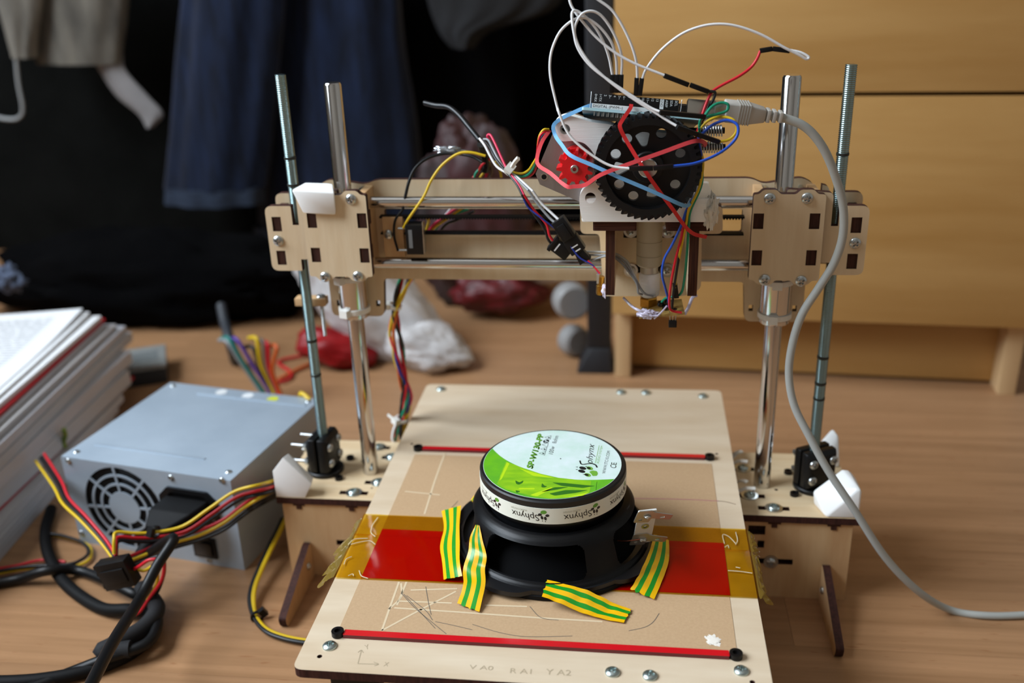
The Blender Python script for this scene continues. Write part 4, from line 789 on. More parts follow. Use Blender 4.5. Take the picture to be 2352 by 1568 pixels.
# ------------------------------------------------------------------ amber film tape across the bed
AMBER = film('amber_polyimide', '#FDDF62', -.03, .08); CLEAR = film('crinkled_clear_tape', '#EFE0B8', .05, .06); AMBER_W = film('crinkled_amber', '#F6E6A6', -.02, .1, .45, '#C9A94A')
def grid_sheet(name, P, nu, nv, m, parent=None, smooth=70):
    vs = [tuple(P(i/nu, j/nv)) for i in range(nu+1) for j in range(nv+1)]; fs = [(i*(nv+1)+j, (i+1)*(nv+1)+j, (i+1)*(nv+1)+j+1, i*(nv+1)+j+1) for i in range(nu) for j in range(nv)]
    return mk(name, vs, fs, m, parent, None, smooth)
def amber(label, ya, yb, z, xl, xr, seed):
    t = thing('amber_tape', label, 'tape', (0, (ya+yb)/2, z), 'amber film tape strips on the bed')
    def mid(u, v):
        x = xl+(xr-xl)*u; w = noise.noise(V((x*.06, v*2, seed)))*.35+noise.noise(V((x*.2, v*5, seed+4)))*.12; e = min(1, max(0, (abs(x)-108)/12)); return V((x, ya+(yb-ya)*v, z+max(-.1, w*.25+e*w*1.2)+.1))
    grid_sheet('tape_band', mid, 90, 10, AMBER, t)
    return t
t1 = amber('amber film tape strip along the rear edge of the red sheet', -118, -92.5, 20.8, -129, 129, 1.3)
t2 = amber('amber film tape strip along the front edge of the red sheet', -165.2, -117, 21.0, -129, 129, 5.1)
def crinkle(parent, s, ya, yb, ln, seed):
    def P(u, v):
        y = ya+(yb-ya)*v; L = ln*(.55+.9*abs(noise.noise(V((v*4, seed, 1))))); d = u*L
        return V((s*(129+d*.75), y-d*.25+noise.noise(V((u*3, v*6, seed)))*1.6, 20.9-d*.55*u+noise.noise(V((u*4, v*8, seed+3)))*1.8*u))
    return grid_sheet('crinkled_end', P, 14, 40, AMBER_W, parent)
crinkle(t1, -1, -118, -98, 9, 2); crinkle(t2, -1, -164.5, -119, 16, 7); crinkle(t1, 1, -118, -94, 8, 4); crinkle(t2, 1, -164.5, -119, 11, 9)
# creases of the film, their bright glints put in as whitish colour
def crease(parent, pts, z, r=.35):
    return tube('crease', [AZ(x, y, z) for x, y in pts], r, film('crease_glint', '#FFF6D8', .2, .15, .8, '#FBF3D6'), parent, 6)
for pts in ([(868, 1188), (856, 1205), (852, 1222), (862, 1232)], [(800, 1250), (815, 1238), (845, 1236)], [(806, 1250), (830, 1244), (850, 1242), (862, 1250)], [(790, 1296), (795, 1284), (808, 1278)], [(800, 1322), (810, 1318), (812, 1322)], [(825, 1310), (830, 1322), (845, 1328)]): crease(t2, pts, 21.3)
for pts in ([(1664, 1248), (1660, 1228), (1674, 1232), (1690, 1248)], [(1665, 1256), (1672, 1252), (1674, 1258)], [(1690, 1302), (1700, 1304)], [(1672, 1310), (1700, 1312), (1728, 1316)], [(1690, 1222), (1694, 1240), (1690, 1250)]): crease(t2, pts, 21.3)
# ------------------------------------------------------------------ loudspeaker
SX, SY, SZ = 4.0, -114.0, 20.6
spk = thing('loudspeaker', 'black loudspeaker driver lying face down with green and white label', 'loudspeaker', (SX, SY, SZ))
BASKET = mat('stamped_black_steel', '#151517', .36, spec=.5)
SF = lambda p: (SX+p[0], SY+p[1], p[2])
ear = []
for k in range(144):
    a = 2*math.pi*k/144; q = max(0, math.cos(4*(a-math.radians(37))/1)) if False else 0; d = min(abs(((a-math.radians(61)) % (math.pi/2))), math.pi/2-abs(((a-math.radians(61)) % (math.pi/2)))); r = 63+6.5*max(0, 1-(d/.34)**2)**.5 if d < .34 else 63; ear.append((r*math.cos(a), r*math.sin(a)))
fl_ = plate('flange', [ear, circle(0, 0, 54, 72)], 3.2, 6.2, lambda p: SF((p[0], p[1], SZ+p[2])), BASKET, spk, 40)
lathe('gasket_ring', [(50, 0), (63.4, 0), (63.8, .5), (63.8, 2.9), (63, 3.2), (50, 3.2)], (SX, SY, SZ), BLK_R, spk, (0, 0, 1), 96, 35, False)
# stamped basket with four windows
prof = [(61.5, 6.2), (60.6, 7.4), (59.6, 8.2), (58.8, 9.4), (58.0, 11.5), (57.2, 14), (56.4, 16.5), (55.6, 19), (54.8, 21.5), (54, 24), (53.3, 26), (52.6, 28), (51.6, 30), (50.2, 31.8), (48.6, 33.2), (46.8, 34.2), (45, 34.8), (43.5, 34.2), (42.6, 33), (42, 31.4), (40, 31)]
NA = 480; bm = bmesh.new(); rows = []; K3 = 3
prof = [(prof[i][0]+(prof[i+1][0]-prof[i][0])*k/K3, prof[i][1]+(prof[i+1][1]-prof[i][1])*k/K3) for i in range(len(prof)-1) for k in range(K3)]+[prof[-1]]
for k in range(NA):
    a = 2*math.pi*k/NA; rows.append([bm.verts.new(V((SX+r*math.cos(a), SY+r*math.sin(a), SZ+h))*S) for r, h in prof])
def in_window(a, i):
    i = (i+.5)/K3; d = (math.degrees(a)-(-99)+45) % 90-45; hw = 33.5; lo, hi = 3.0, 12.0
    if not (lo < i < hi) or abs(d) > hw: return False
    ex = max(0, abs(d)-(hw-6))/6; ey = max(0, abs(i-(lo+hi)/2)-((hi-lo)/2-2.2))/2.2
    return ex*ex+ey*ey < 1
for k in range(NA):
    for i in range(len(prof)-1):
        if in_window(2*math.pi*(k+.5)/NA, i): continue
        k2 = (k+1) % NA; bm.faces.new((rows[k][i], rows[k2][i], rows[k2][i+1], rows[k][i+1]))
bmesh.ops.solidify(bm, geom=list(bm.faces), thickness=.0012); bmesh.ops.recalc_face_normals(bm, faces=bm.faces)
me = bpy.data.meshes.new('basket'); bm.to_mesh(me); bm.free(); me.materials.append(BASKET); me.polygons.foreach_set('use_smooth', [True]*len(me.polygons)); me.set_sharp_from_angle(angle=math.radians(40)); obj('basket', me, spk)
lathe('paper_cone', [(53, 4), (44, 15), (30, 26), (22, 31), (22, 30), (29, 25), (43, 14), (52, 3)], (SX, SY, SZ), mat('cone_paper', '#060607', .9, spec=.1), spk, (0, 0, 1), 64, 60, False)
lathe('spider_disc', [(20, 27), (44, 27.5), (44, 28.2), (20, 28)], (SX, SY, SZ), mat('spider_cloth', '#0A0908', .9, spec=.1), spk, (0, 0, 1), 48, 60, False)
lathe('top_plate', [(0, 31), (41.5, 31), (41.5, 36), (43, 37), (44, 40), (44, 42), (0, 42)], (SX, SY, SZ), mat('steel_top_plate', '#3A3C40', .3, .9), spk, (0, 0, 1), 72, 35, False)
mg = lathe('magnet', [(0, 41.5), (45, 41.5), (46, 42.4), (46, 57), (45.2, 57.9), (44, 58), (0, 58)], (SX, SY, SZ-.8), mat('magnet_rubber', '#0C0C0D', .5), spk, (0, 0, 1), 96, 35, False)
ZT = SZ+57.25
lb = lathe('magnet_label', [(0, 0), (43.4, 0), (43.4, .18), (0, .18)], (SX-.4, SY+.2, ZT), mat('label_white', '#DCE8E8', .28, spec=.5, color2='#BFDCCB', scale=(45, 45, 45)), spk, (0, 0, 1), 96, 30, False)
ZL = ZT+.22
c7 = lambda x, y, z=ZL: AZ(1080+x/6.19, 970+y/6.19, z)
def flat(name, pts, m, parent, z=ZL, r=0):
    P2 = [(p.x, p.y) for p in (c7(*q, z) for q in pts)]
    if r: P2 = fillet(P2, r, 4)
    vs, fs, mi = prism([P2], z-.02, z); return mk(name, vs, fs, m, parent)
def incircle(pts, rmax=43.2):
    out = []
    for q in pts:
        p = c7(*q); d = V((p.x-SX+.4, p.y-SY-.2)); 
        if d.length > rmax: d = d.normalized()*rmax
        out.append((SX-.4+d.x, SY+.2+d.y))
    return out
GRN = mat('label_green', '#4FA02E', .28, color2='#6DB81E', scale=(60, 60, 60)); LIME = mat('label_lime', '#9CCB1C', .28, color2='#6FAE1E', scale=(50, 160, 50)); DGRN = mat('label_dark_green', '#2E6A1C', .3); INK = mat('label_ink', '#14181A', .35); LGRN = mat('label_logo_green', '#7CCB2C', .3)
curve = spline([V((300, 355, 0)), V((420, 470, 0)), V((560, 560, 0)), V((760, 650, 0)), V((1000, 730, 0)), V((1250, 785, 0)), V((1600, 815, 0)), V((2060, 805, 0))], 6)
edge = [c7(p.x, p.y) for p in curve]
a0 = math.atan2(edge[0].y-SY-.2, edge[0].x-SX+.4) % (2*math.pi); a1 = math.atan2(edge[-1].y-SY-.2, edge[-1].x-SX+.4) % (2*math.pi)
arc = [(SX-.4+43.2*math.cos(a1+(a0-a1)*k/60), SY+.2+43.2*math.sin(a1+(a0-a1)*k/60)) for k in range(61)]
vs, fs, mi = prism([[(p.x, p.y) for p in edge[1:-1]]+arc], ZL-.03, ZL); gl = mk('green_crescent', vs, fs, GRN, lb)
vs, fs, mi = prism([incircle([(510, 555), (380, 870), (520, 950), (700, 1000), (900, 1050), (1150, 1082), (1450, 1060), (1700, 985), (1720, 830), (1500, 812), (1250, 785), (1000, 728), (760, 648), (600, 590)], 43.1)], ZL, ZL+.04); mk('printed_photo', vs, fs, LIME, gl)
ZP = ZL+.07
for pts in ([(640, 820), (700, 850), (760, 820), (745, 860), (690, 885), (650, 870)], [(1020, 860), (1060, 900), (1100, 905), (1060, 925), (1010, 920)], [(1160, 850), (1350, 860), (1650, 890), (1780, 900), (1600, 930), (1300, 900)], [(1000, 990), (1200, 920), (1400, 915), (1250, 950)], [(1120, 1010), (1350, 960), (1680, 960), (1500, 1000), (1200, 1040)], [(640, 960), (720, 975), (660, 1000)]):
    flat('printed_shadow', pts, DGRN, gl, ZP, 1)
for pts in ([(690, 930), (920, 930), (915, 950), (690, 948)], [(850, 1030), (1150, 920), (1180, 930), (950, 1050)], [(1500, 1030), (1700, 985), (1600, 1040), (1300, 1070)], [(520, 565), (560, 580), (450, 800), (410, 830)], [(700, 650), (1000, 740), (1200, 790), (900, 760)]):
    flat('printed_highlight', pts, mat('label_yellow_lime', '#B9DB1E', .3), gl, ZP, 1)
flat('print_edge_line', [(1805, 840), (1790, 960), (1784, 960), (1799, 840)], DGRN, gl, ZP)
g = G()
def ltext(s_, a, b, h_, m_, off=0, italic=0.):
    A_, B_, H_ = c7(*a, ZL+off), c7(*b, ZL+off), c7(*h_, ZL+off); U_ = B_-A_; W_ = H_-A_; text(g, s_, lambda x, y: tuple(A_+U_*x+W_*y), m_, italic)
def bolder(s_, a, b, h_, m_, off, d=(0, 0)): ltext(s_, (a[0]+d[0], a[1]+d[1]), (b[0]+d[0], b[1]+d[1]), (h_[0]+d[0], h_[1]+d[1]), m_, off)
for d in ((-6, 0), (6, 0), (0, 5), (0, -5), (4, 4), (-4, -4), (4, -4), (-4, 4)): bolder('SP-W130-PP', (885, 655), (1045, 175), (805, 635), 0, .01, d)
for d in ((-3, 0), (3, 0), (0, 3), (0, -3)): bolder('SP-W130-PP', (885, 655), (1045, 175), (805, 635), 1, .05, d)
ltext('100w', (1175, 455), (1205, 345), (1112, 440), 0); ltext('8ohm', (1222, 298), (1258, 192), (1162, 290), 0)
ltext('phynx', (1735, 590), (1765, 320), (1640, 568), 0, 0, .2)
ltext('AUDIO SYSTEM', (1828, 585), (1888, 335), (1796, 580), 2); ltext('WWW.ITC10.COM', (1922, 725), (1992, 405), (1875, 722), 0)
ltext('C', (2078, 652), (2076, 608), (1994, 642), 0); ltext('E', (2080, 602), (2084, 572), (2002, 594), 0)
def stroke(pts, w, m_, off=.0):
    P_ = spline([c7(*q, ZL+off) for q in pts], 6); n = len(P_)
    for i in range(n-1):
        d = P_[i+1]-P_[i]; nn_ = V((-d.y, d.x, 0)).normalized()*(w/2); g.add([tuple(P_[i]-nn_), tuple(P_[i+1]-nn_), tuple(P_[i+1]+nn_), tuple(P_[i]+nn_)], [(0, 1, 2, 3)], m_)
stroke([(1560, 540), (1572, 580), (1600, 595), (1680, 585), (1740, 585), (1785, 605), (1805, 640)], 1.0, 0); stroke([(1780, 575), (1835, 325)], .3, 2)
def blobp(cx, cy, a, b, rot, m_, off=.0): p = [c7(x, y, ZL+off) for x, y in ellipse(cx, cy, a, b, rot, 20)]; g.add([tuple(q) for q in p], [tuple(range(20))], m_)
for cx, cy in ((1600, 648), (1585, 692)): blobp(cx, cy, 52, 22, .2, 0)
for cx, cy in ((1700, 650), (1670, 745)): blobp(cx, cy, 48, 24, .25, 2); blobp(cx-14, cy-2, 30, 15, .25, 0, .03)
g.add([tuple(c7(x, y)) for x, y in fillet([(1690, 700), (1740, 680), (1800, 690), (1818, 725), (1800, 758), (1740, 760), (1725, 735)], 12, 3)], [tuple(range(28))], 2)
for x, y in ((1495, 630), (1492, 665), (1595, 735), (1625, 622)): g.add([tuple(c7(*q)) for q in ((x, y), (x+35, y-3), (x+32, y+10))], [(0, 2, 1)], 0)
for x, y, kind in ((1105, 215, 'a'), (1065, 320, 'b'), (1045, 380, 'c'), (1025, 440, 'd')):
    A_ = [(x-46, y+ (-5)), (x+46, y-30), (x+32, y+26)]
    for i in range(3): stroke([A_[i-1], A_[i]], .28, 0)
    if kind != 'b': blobp(x+14, y, 14, 9, .3, 0, .01)
blobp(1080, 266, 44, 25, -.2, 0); blobp(1072, 255, 12, 7, 0, 3, .04); blobp(1092, 270, 12, 7, 0, 3, .04); blobp(1070, 276, 10, 5, 0, 3, .04)
blobp(1285, 513, 10, 7, 0, 0)
g.build('printed_lettering', [INK, LGRN, mat('label_text_green', '#6FA83A', .3), MATS['label_white']], lb)
# white paper band round the magnet, lettering upside down
BAND = mat('band_paper', '#E6E9DC', .3, spec=.5)
bd = lathe('label_band', [(46.02, 0), (46.25, 0), (46.25, 10.6), (46.02, 10.6)], (SX, SY, SZ+42.0), BAND, spk, (0, 0, 1), 128, 30, True)
g = G(); RB = 46.32; ZB = SZ+42.0
def bcyl(a_deg, h): a = math.radians(a_deg); return (SX+RB*math.cos(a), SY+RB*math.sin(a), ZB+h)
def band_mark(ac):
    deg = lambda mm: math.degrees(mm/RB)
    text(g, 'Sphynx', lambda x, y: bcyl(ac+deg(6.5)-deg(17.5*x), 6.1-3.6*y*1.15), 0, -.15); text(g, 'AUDIO SYSTEM', lambda x, y: bcyl(ac-deg(.5)-deg(10.5*x), 8.6-1.2*y), 2)
    for dx, dh, a_, b_, m_ in ((9.6, 8.2, 1.9, 1.3, 1), (7.4, 6.4, 1.2, .9, 0), (11.8, 6.0, 1.2, .9, 0), (8.6, 4.4, .8, 1.3, 0), (10.6, 4.0, .8, 1.3, 0), (8.8, 2.2, .25, .4, 0), (10.6, 1.9, .25, .4, 0)):
        g.add([bcyl(ac+deg(dx+p[0]), dh+p[1]) for p in ellipse(0, 0, a_, b_, .2, 14)], [tuple(range(14))], m_)
for ac in (-104, -64, -144, -24, 16, 56, 96, 136, 176): band_mark(ac)
g.build('band_lettering', [INK, mat('band_green', '#5C9A34', .35), mat('band_grey', '#B3B6A4', .4)], bd)
# terminals on the basket
tp = AZ(1468, 1195, SZ+30); TF0 = frame(tp+V((-4, 0, -16)), V((.96, .28, 0)), V((.25, -.3, .92))); TF = lambda p: TF0((p[0]*1.2, p[1]*1.25, p[2]))
tm = plate('terminal_board', [rrect(0, 9.5, 0, 26, .5)], 0, 1.2, TF, mat('fibre_board', '#D6D6D0', .6), spk)
lathe('eyelet', [(1.2, 0), (2.4, 0), (2.4, .5), (1.2, .5)], TF((4.8, 14, 1.2)), STEEL, tm, tuple(V(TF((0, 0, 1)))-V(TF((0, 0, 0)))), 16, 30, False)
for v_, name in ((4, 'solder_lug'), (22.5, 'solder_lug')):
    plate(name, [fillet([(-2, v_-4), (6, v_-5), (7, v_-2), (17, v_-5), (18.5, v_-1.5), (8, v_+2.5), (7, v_+4), (-.5, v_+4.5)], .8, 3), rrect(11.5, 14, v_-2.6, v_-1.4), rrect(.5, 2.2, v_-3, v_-1.4)], 1.3, 1.9, TF, DULL, tm)
    blob('solder_drop', TF((4.6, v_, 2)), (2, 2, 1), v_, .3, DULL, tm, -500, 2, 12)
tube('voice_coil_lead', [AZ(1418, 1241, 40), AZ(1440, 1242, 42), AZ(1470, 1238, 46)], .4, mat('copper', '#8A4A34', .35, 1), spk, 6)
# ------------------------------------------------------------------ striped tape
TY = mat('tape_yellow', '#EDB409', .3, spec=.5); TG = mat('tape_green', '#1C8E24', .3, spec=.5)
def ctape(pts): return [(980+p[0]/3.137, 960+p[1]/3.137, p[2]) for p in pts]
def striped(label, A_, B_, seed):
    A_ = spline([AZ(*p) for p in ctape(A_)], 6); B_ = spline([AZ(*p) for p in ctape(B_)], 6); n = len(A_); cuts = [0, .17, .37, .6, .8, 1]; sub = 2; us = []
    for i in range(5):
        for k in range(sub): us.append((cuts[i]+(cuts[i+1]-cuts[i])*k/sub, 0 if i % 2 == 0 else 1))
    us.append((1, 0)); vs = []; fs = []; mi = []; N = len(us)
    for lay in (0, 1):
        for i in range(n):
            for j, (u, _) in enumerate(us):
                p = A_[i].lerp(B_[i], u); e = 0
                if i in (0, n-1): e = .8*noise.noise(V((u*9, seed, i)))
                d = (A_[i]-A_[i-1 if i else 1]).normalized()*(1 if i else -1)
                w = noise.noise(V((i*.35, u*2.2, seed)))*1.1*min(1, i/3, (n-1-i)/3)
                p = p+d*e*1.6+V((0, 0, w*.8+(.18 if lay else 0))); vs.append(tuple(p))
    K = n*N
    for i in range(n-1):
        for j in range(N-1):
            a = i*N+j; q = (a, a+1, a+N+1, a+N); m_ = us[j][1]; fs.append(tuple(reversed(q))); mi.append(m_); fs.append(tuple(x+K for x in q)); mi.append(m_)
    o = mk('striped_tape', vs, fs, [TY, TG], None, mi, 60)
    return tag(o, label, 'tape', 'striped tape strips holding the loudspeaker')
striped('yellow green striped tape on the left ear of loudspeaker beside red sheet', [(107, 668, 22.5), (124, 790, 23), (97, 922, 22.5), (112, 1040, 22), (122, 1163, 21.6)], [(248, 630, 29), (236, 760, 29.5), (238, 900, 29.5), (238, 1030, 29), (256, 1138, 25)], 1)
striped('yellow green striped tape running down the front left of loudspeaker basket', [(352, 770, 50), (312, 860, 43), (300, 960, 36), (262, 1090, 29.5), (264, 1200, 26.5), (220, 1335, 21.5)], [(380, 775, 50), (405, 890, 43), (432, 1000, 36.5), (420, 1090, 30.5), (422, 1200, 27), (380, 1395, 21.5)], 2)
striped('yellow green striped tape lying from loudspeaker front edge onto tan sheet', [(868, 1165, 29.5), (1060, 1212, 29.3), (1200, 1258, 27), (1340, 1330, 22.5), (1476, 1378, 21.3)], [(830, 1285, 28), (950, 1330, 26.5), (1080, 1388, 23.5), (1240, 1440, 21.5), (1420, 1474, 21.3)], 3)
striped('yellow green striped tape on the right edge of loudspeaker over red sheet', [(1640, 838, 31), (1612, 940, 31), (1562, 1060, 30), (1512, 1160, 26.5), (1466, 1232, 23)], [(1745, 880, 26), (1748, 960, 24), (1742, 1040, 23), (1705, 1150, 22), (1640, 1305, 21.4)], 4)
striped('yellow green striped tape peeking out behind the left ear of loudspeaker', [(390, 545, 30), (350, 550, 29), (318, 590, 27)], [(400, 585, 30), (375, 592, 29), (345, 612, 27)], 5)
striped('yellow green striped tape peeking out behind the right of loudspeaker', [(1430, 548, 30), (1460, 560, 29), (1490, 574, 27)], [(1425, 580, 30), (1455, 590, 29), (1485, 600, 27)], 6)
# ------------------------------------------------------------------ microcontroller board strapped on top of the extruder
PCB = mat('board_teal', '#0E4F62', .4, spec=.5)
bA = AY(1362, 238, -78); bB = AY(1557, 255, -78); BU = (bB-bA).normalized(); BV_ = V((0, .965, -.262)); BF = frame(bA, BU, BV_)   # u along header, v backwards, n up
mcb = thing('microcontroller_board', 'microcontroller board with black pin headers strapped above the large gear', 'circuit board', tuple(bA))
plate('circuit_board', [rrect(-6, 62, -2.2, 51, 1.5)], -4.2, -2.6, BF, (PCB, mat('board_edge', '#A9CFD6', .4)), mcb)
hd = box('pin_header', -.6, 48.6, -.6, 2.0, -2.6, 6.0, BLK, mcb, .25, BF); box('pin_header', 3, 46, 46, 48.6, -2.6, 6.0, BLK, mcb, .25, BF)
g = G()
for k in range(18): x = 1.3+k*2.7; g.box(x-.55, x+.55, .2, 1.3, 6.0, 6.06, 0, BF)
g.build('header_sockets', mat('header_socket_shade', '#2A2A2C', .5), hd)
box('white_strip', -.6, 34, -.72, -.6, -2.4, 0.2, mat('silk_white', '#D9E2E2', .5), hd, 0, BF)
g = G(); cols = ['0>RX', '1<TX', '2', '3~', '4', '5~', '6~', '7', '8', '9~', '10~', '11~', '12', '13', 'GND', 'AREF', 'SDA', 'SCL']
for k, s_ in enumerate(cols):
    x = 1.3+k*2.7; Ls_ = TXT[s_][2]; hgt = 1.35; ln = min(5.2, Ls_*hgt*.95)
    if s_ == 'GND': g.add([BF(p) for p in ((x-1.1, -.68, .2), (x+1.1, -.68, .2), (x+1.1, -.68, 5.7), (x-1.1, -.68, 5.7))], [(0, 1, 2, 3)], 0)
    text(g, s_, lambda a, b: BF((x-.7+hgt*b*1.0, -.70, 5.5-ln*a)), 1 if s_ == 'GND' else 0)
text(g, 'DIGITAL (PWM~)', lambda a, b: BF((.2+17*a, -.76, -1.9+1.55*b)), 1)
g.build('header_lettering', [mat('silk_print', '#DDE6E8', .5), INK], hd)
g = G()
for k in range(18): x = 1.3+k*2.7; g.box(x-.3, x+.3, .3, .9, -6.6, -4.2, 0, BF)
for k in range(14): x = 3+k*2.7; g.box(x-.3, x+.3, 5.3, 5.9, -6.2, -4.2, 0, BF)
g.build('solder_pins', STEEL, mcb)
box('chip', 12, 46, 18, 26, -2.6, 1.2, BLK, mcb, .3, BF)
us = G(); us.box(54, 70, 5, 17, -2.6, 8.2, 0, BF); us.build('usb_socket', mat('nickel_shell', '#B9B4AC', .22, 1), mcb, bevel=.5); box('power_jack', 50, 64, 36, 45, -2.6, 8.5, BLK, mcb, .6, BF)
box('capacitor', 49.5, 53.5, 3, 8, -2.6, 4, BLK_G, mcb, .6, BF); tube('header_pin', [BF((-1.4, .5, -3)), BF((-1.6, .5, 6.8))], .3, STEEL, mcb, 6); tube('header_pin', [BF((50, .5, -3)), BF((50.2, .5, 6.5))], .3, STEEL, mcb, 6)
# usb cable
ub = thing('usb_cable', 'pale grey usb cable looping from the circuit board down to the floor', 'cable', AZ(2250, 1412, FZ))
USB = mat('usb_grey', '#B4B0A8', .5); u0 = AY(1664, 256, -70); u1 = AY(1760, 266, -68); ud = (u1-u0).normalized(); UF = frame(u0, ud, V((0, 1, .1)))
Lp = (u1-u0).length
hull('plug_shell', [UF((a, b, c_)) for a in (0, Lp*.55) for b in (-4, 8) for c_ in (-5.6, 5.6)] + [UF((Lp*.98, b, c_)) for b in (-2, 6) for c_ in (-3.8, 3.8)], USB, ub, 1)
box('plug_metal', -6, .5, -3, 7, -4.5, 4.5, STEEL, ub, .3, UF)
for k in range(5): box('grip_rib', 7.5+k*1.5, 8.3+k*1.5, -4.3, 8.3, -5.9, 5.9, mat('usb_rib', '#A09C94', .5), ub, .2, UF)
for k in range(3): box('strain_ring', Lp+k*3.6, Lp+2.2+k*3.6, -1.9+k*.2, 5.9-k*.2, -3.6+k*.3, 3.6-k*.3, USB, ub, .5, UF)
e0 = V(UF((Lp-1, 2, 0))); e1 = V(UF((Lp+9, 2, -.4)))
tube('cord', [e0, e1] + [AY(*p) for p in ((1850, 292, -64), (1892, 342, -62), (1922, 415, -58), (1937, 480, -55), (1935, 545, -53), (1915, 605, -52), (1880, 662, -52), (1842, 722, -52), (1820, 790, -52), (1812, 860, -52), (1824, 930, -54), (1858, 1000, -58), (1902, 1080, -62), (1962, 1170, -66), (2034, 1280, -66), (2110, 1358, -62))] + [AZ(2182, 1400, FZ+3.5), AZ(2262, 1413, FZ+2.7), AZ(2352, 1412, FZ+2.7), AZ(2480, 1402, FZ+2.7)], 2.6, mat('usb_cord_grey', '#A9ABA6', .5), ub, 12)
# ------------------------------------------------------------------ jumper wires
c6 = lambda x, y: (1220+x/3.36, y/3.36)
def housing(parent, p0, p1, w=2.6, t=2.6):
    p0, p1 = V(p0), V(p1); d = p1-p0; F = frame(p0, d, V((0, 1, .01)) if abs(d.normalized().y) < .9 else V((0, 0, 1)))
    return box('plug_housing', 0, d.length, -t/2, t/2, -w/2, w/2, BLK, parent, .3, F)
def jumper(label, pts, plugs, extra=(), r=.75, col='white'):
    W_ = [AY(*p) for p in pts]; t = thing('jumper_wire', label, 'wire', tuple(W_[0]), 'jumper wires on the circuit board'); tube('wire', W_, r, wm(col), t, 8)
    for a, b in plugs: housing(t, AY(*a), AY(*b))
    for c_, q in extra: tube('wire', [AY(*p) for p in q], .85, wm(c_), t, 8)
    return t
Q = lambda L, Y0, Y1: [(*c6(*p), Y0+(Y1-Y0)*i/(len(L)-1)) for i, p in enumerate(L)]
def head3(x, Y=-77): return ((*c6(x, 575), Y), (*c6(x-6, 715), Y))
jumper('white jumper wire from leftmost header plug looping down across the extruder', Q([(628, 580), (600, 440), (560, 330), (500, 220), (420, 130), (345, 82), (316, 100), (318, 170), (330, 250), (360, 370), (450, 500), (600, 620), (780, 740), (920, 830), (990, 860)], -77, -95), [head3(628), ((1515, 258, -95), (1620, 268, -88))], [('green', [(1617, 268, -88), (1635, 245, -84), (1655, 236, -82), (1672, 240, -82), (1668, 255, -82), (1640, 264, -84), (1612, 272, -86), (1606, 290, -86)])])
jumper('white jumper wire from middle header plug looping left past the red small gear', Q([(662, 580), (655, 450), (620, 330), (540, 220), (450, 152), (380, 137), (300, 170), (220, 250), (165, 370), (145, 480), (150, 600), (180, 740), (205, 840)], -77, -92) + [(1220+x/4.612, 180+y/4.612, -96-i) for i, (x, y) in enumerate(((290, 350), (380, 560), (500, 700), (700, 850), (860, 930), (1040, 955)))], [head3(662), ((1445, 387, -103), (1500, 386, -103)), ((1501, 386, -103), (1546, 382, -102))], [('blue', [(1545, 382, -102), (1600, 374, -98), (1655, 350, -92), (1690, 318, -88), (1694, 288, -86), (1670, 276, -84), (1640, 285, -84), (1618, 302, -84), (1606, 312, -84)])])
jumper('white jumper wire from third header plug following the first loop downward', Q([(697, 582), (700, 450), (670, 330), (610, 210), (540, 120), (470, 86), (400, 102), (355, 160), (335, 225), (345, 300), (385, 390), (470, 505), (620, 640), (800, 770), (960, 870), (1060, 935), (1120, 970)], -77, -96), [head3(697), ((1554, 291, -96), (1600, 308, -92)), ((1600, 308, -92), (1652, 326, -86))], [('yellow', [(1650, 326, -86), (1675, 320, -84), (1692, 300, -84), (1685, 276, -84), (1655, 268, -82), (1625, 278, -82), (1606, 300, -82), (1604, 318, -82)])])
jumper('white jumper wire arching out of frame top to black plug above the usb socket', Q([(820, 605), (812, 480), (775, 350), (705, 200), (625, 80), (520, 0), (430, -60), (350, -70), (300, -20), (305, 30), (335, 85), (400, 170), (500, 285), (640, 400), (800, 490), (1030, 582)], -77, -84), [((*c6(815, 600), -77), (*c6(808, 735), -77)), ((*c6(1025, 582), -84), (*c6(1215, 655), -82)), ((*c6(1228, 655), -82), (*c6(1370, 708), -80))], [('black', [(*c6(1365, 705), -80), (*c6(1418, 712), -80), (*c6(1405, 770), -80), (*c6(1370, 830), -80), (1610, 285, -82)])])
jumper('white jumper wire bowing right to black plug before the upper drawer', Q([(858, 608), (890, 530), (1000, 390), (1150, 270), (1300, 207), (1450, 186), (1600, 205), (1780, 270), (1950, 365), (2010, 395), (2080, 430), (2125, 456), (2142, 440), (2080, 405), (1990, 385)], -77, -70), [((*c6(855, 603), -77), (*c6(838, 735), -77)), ((*c6(1765, 392), -70), (*c6(1862, 376), -70)), ((*c6(1864, 376), -70), (*c6(1995, 392), -70))], [('red', [(*c6(1768, 395), -70), (*c6(1740, 460), -72), (*c6(1690, 525), -73), (*c6(1600, 590), -75), (*c6(1450, 670), -77), (*c6(1385, 725), -79), (1616, 255, -82), (1608, 285, -82), (1600, 310, -80), (1600, 340, -72)])])
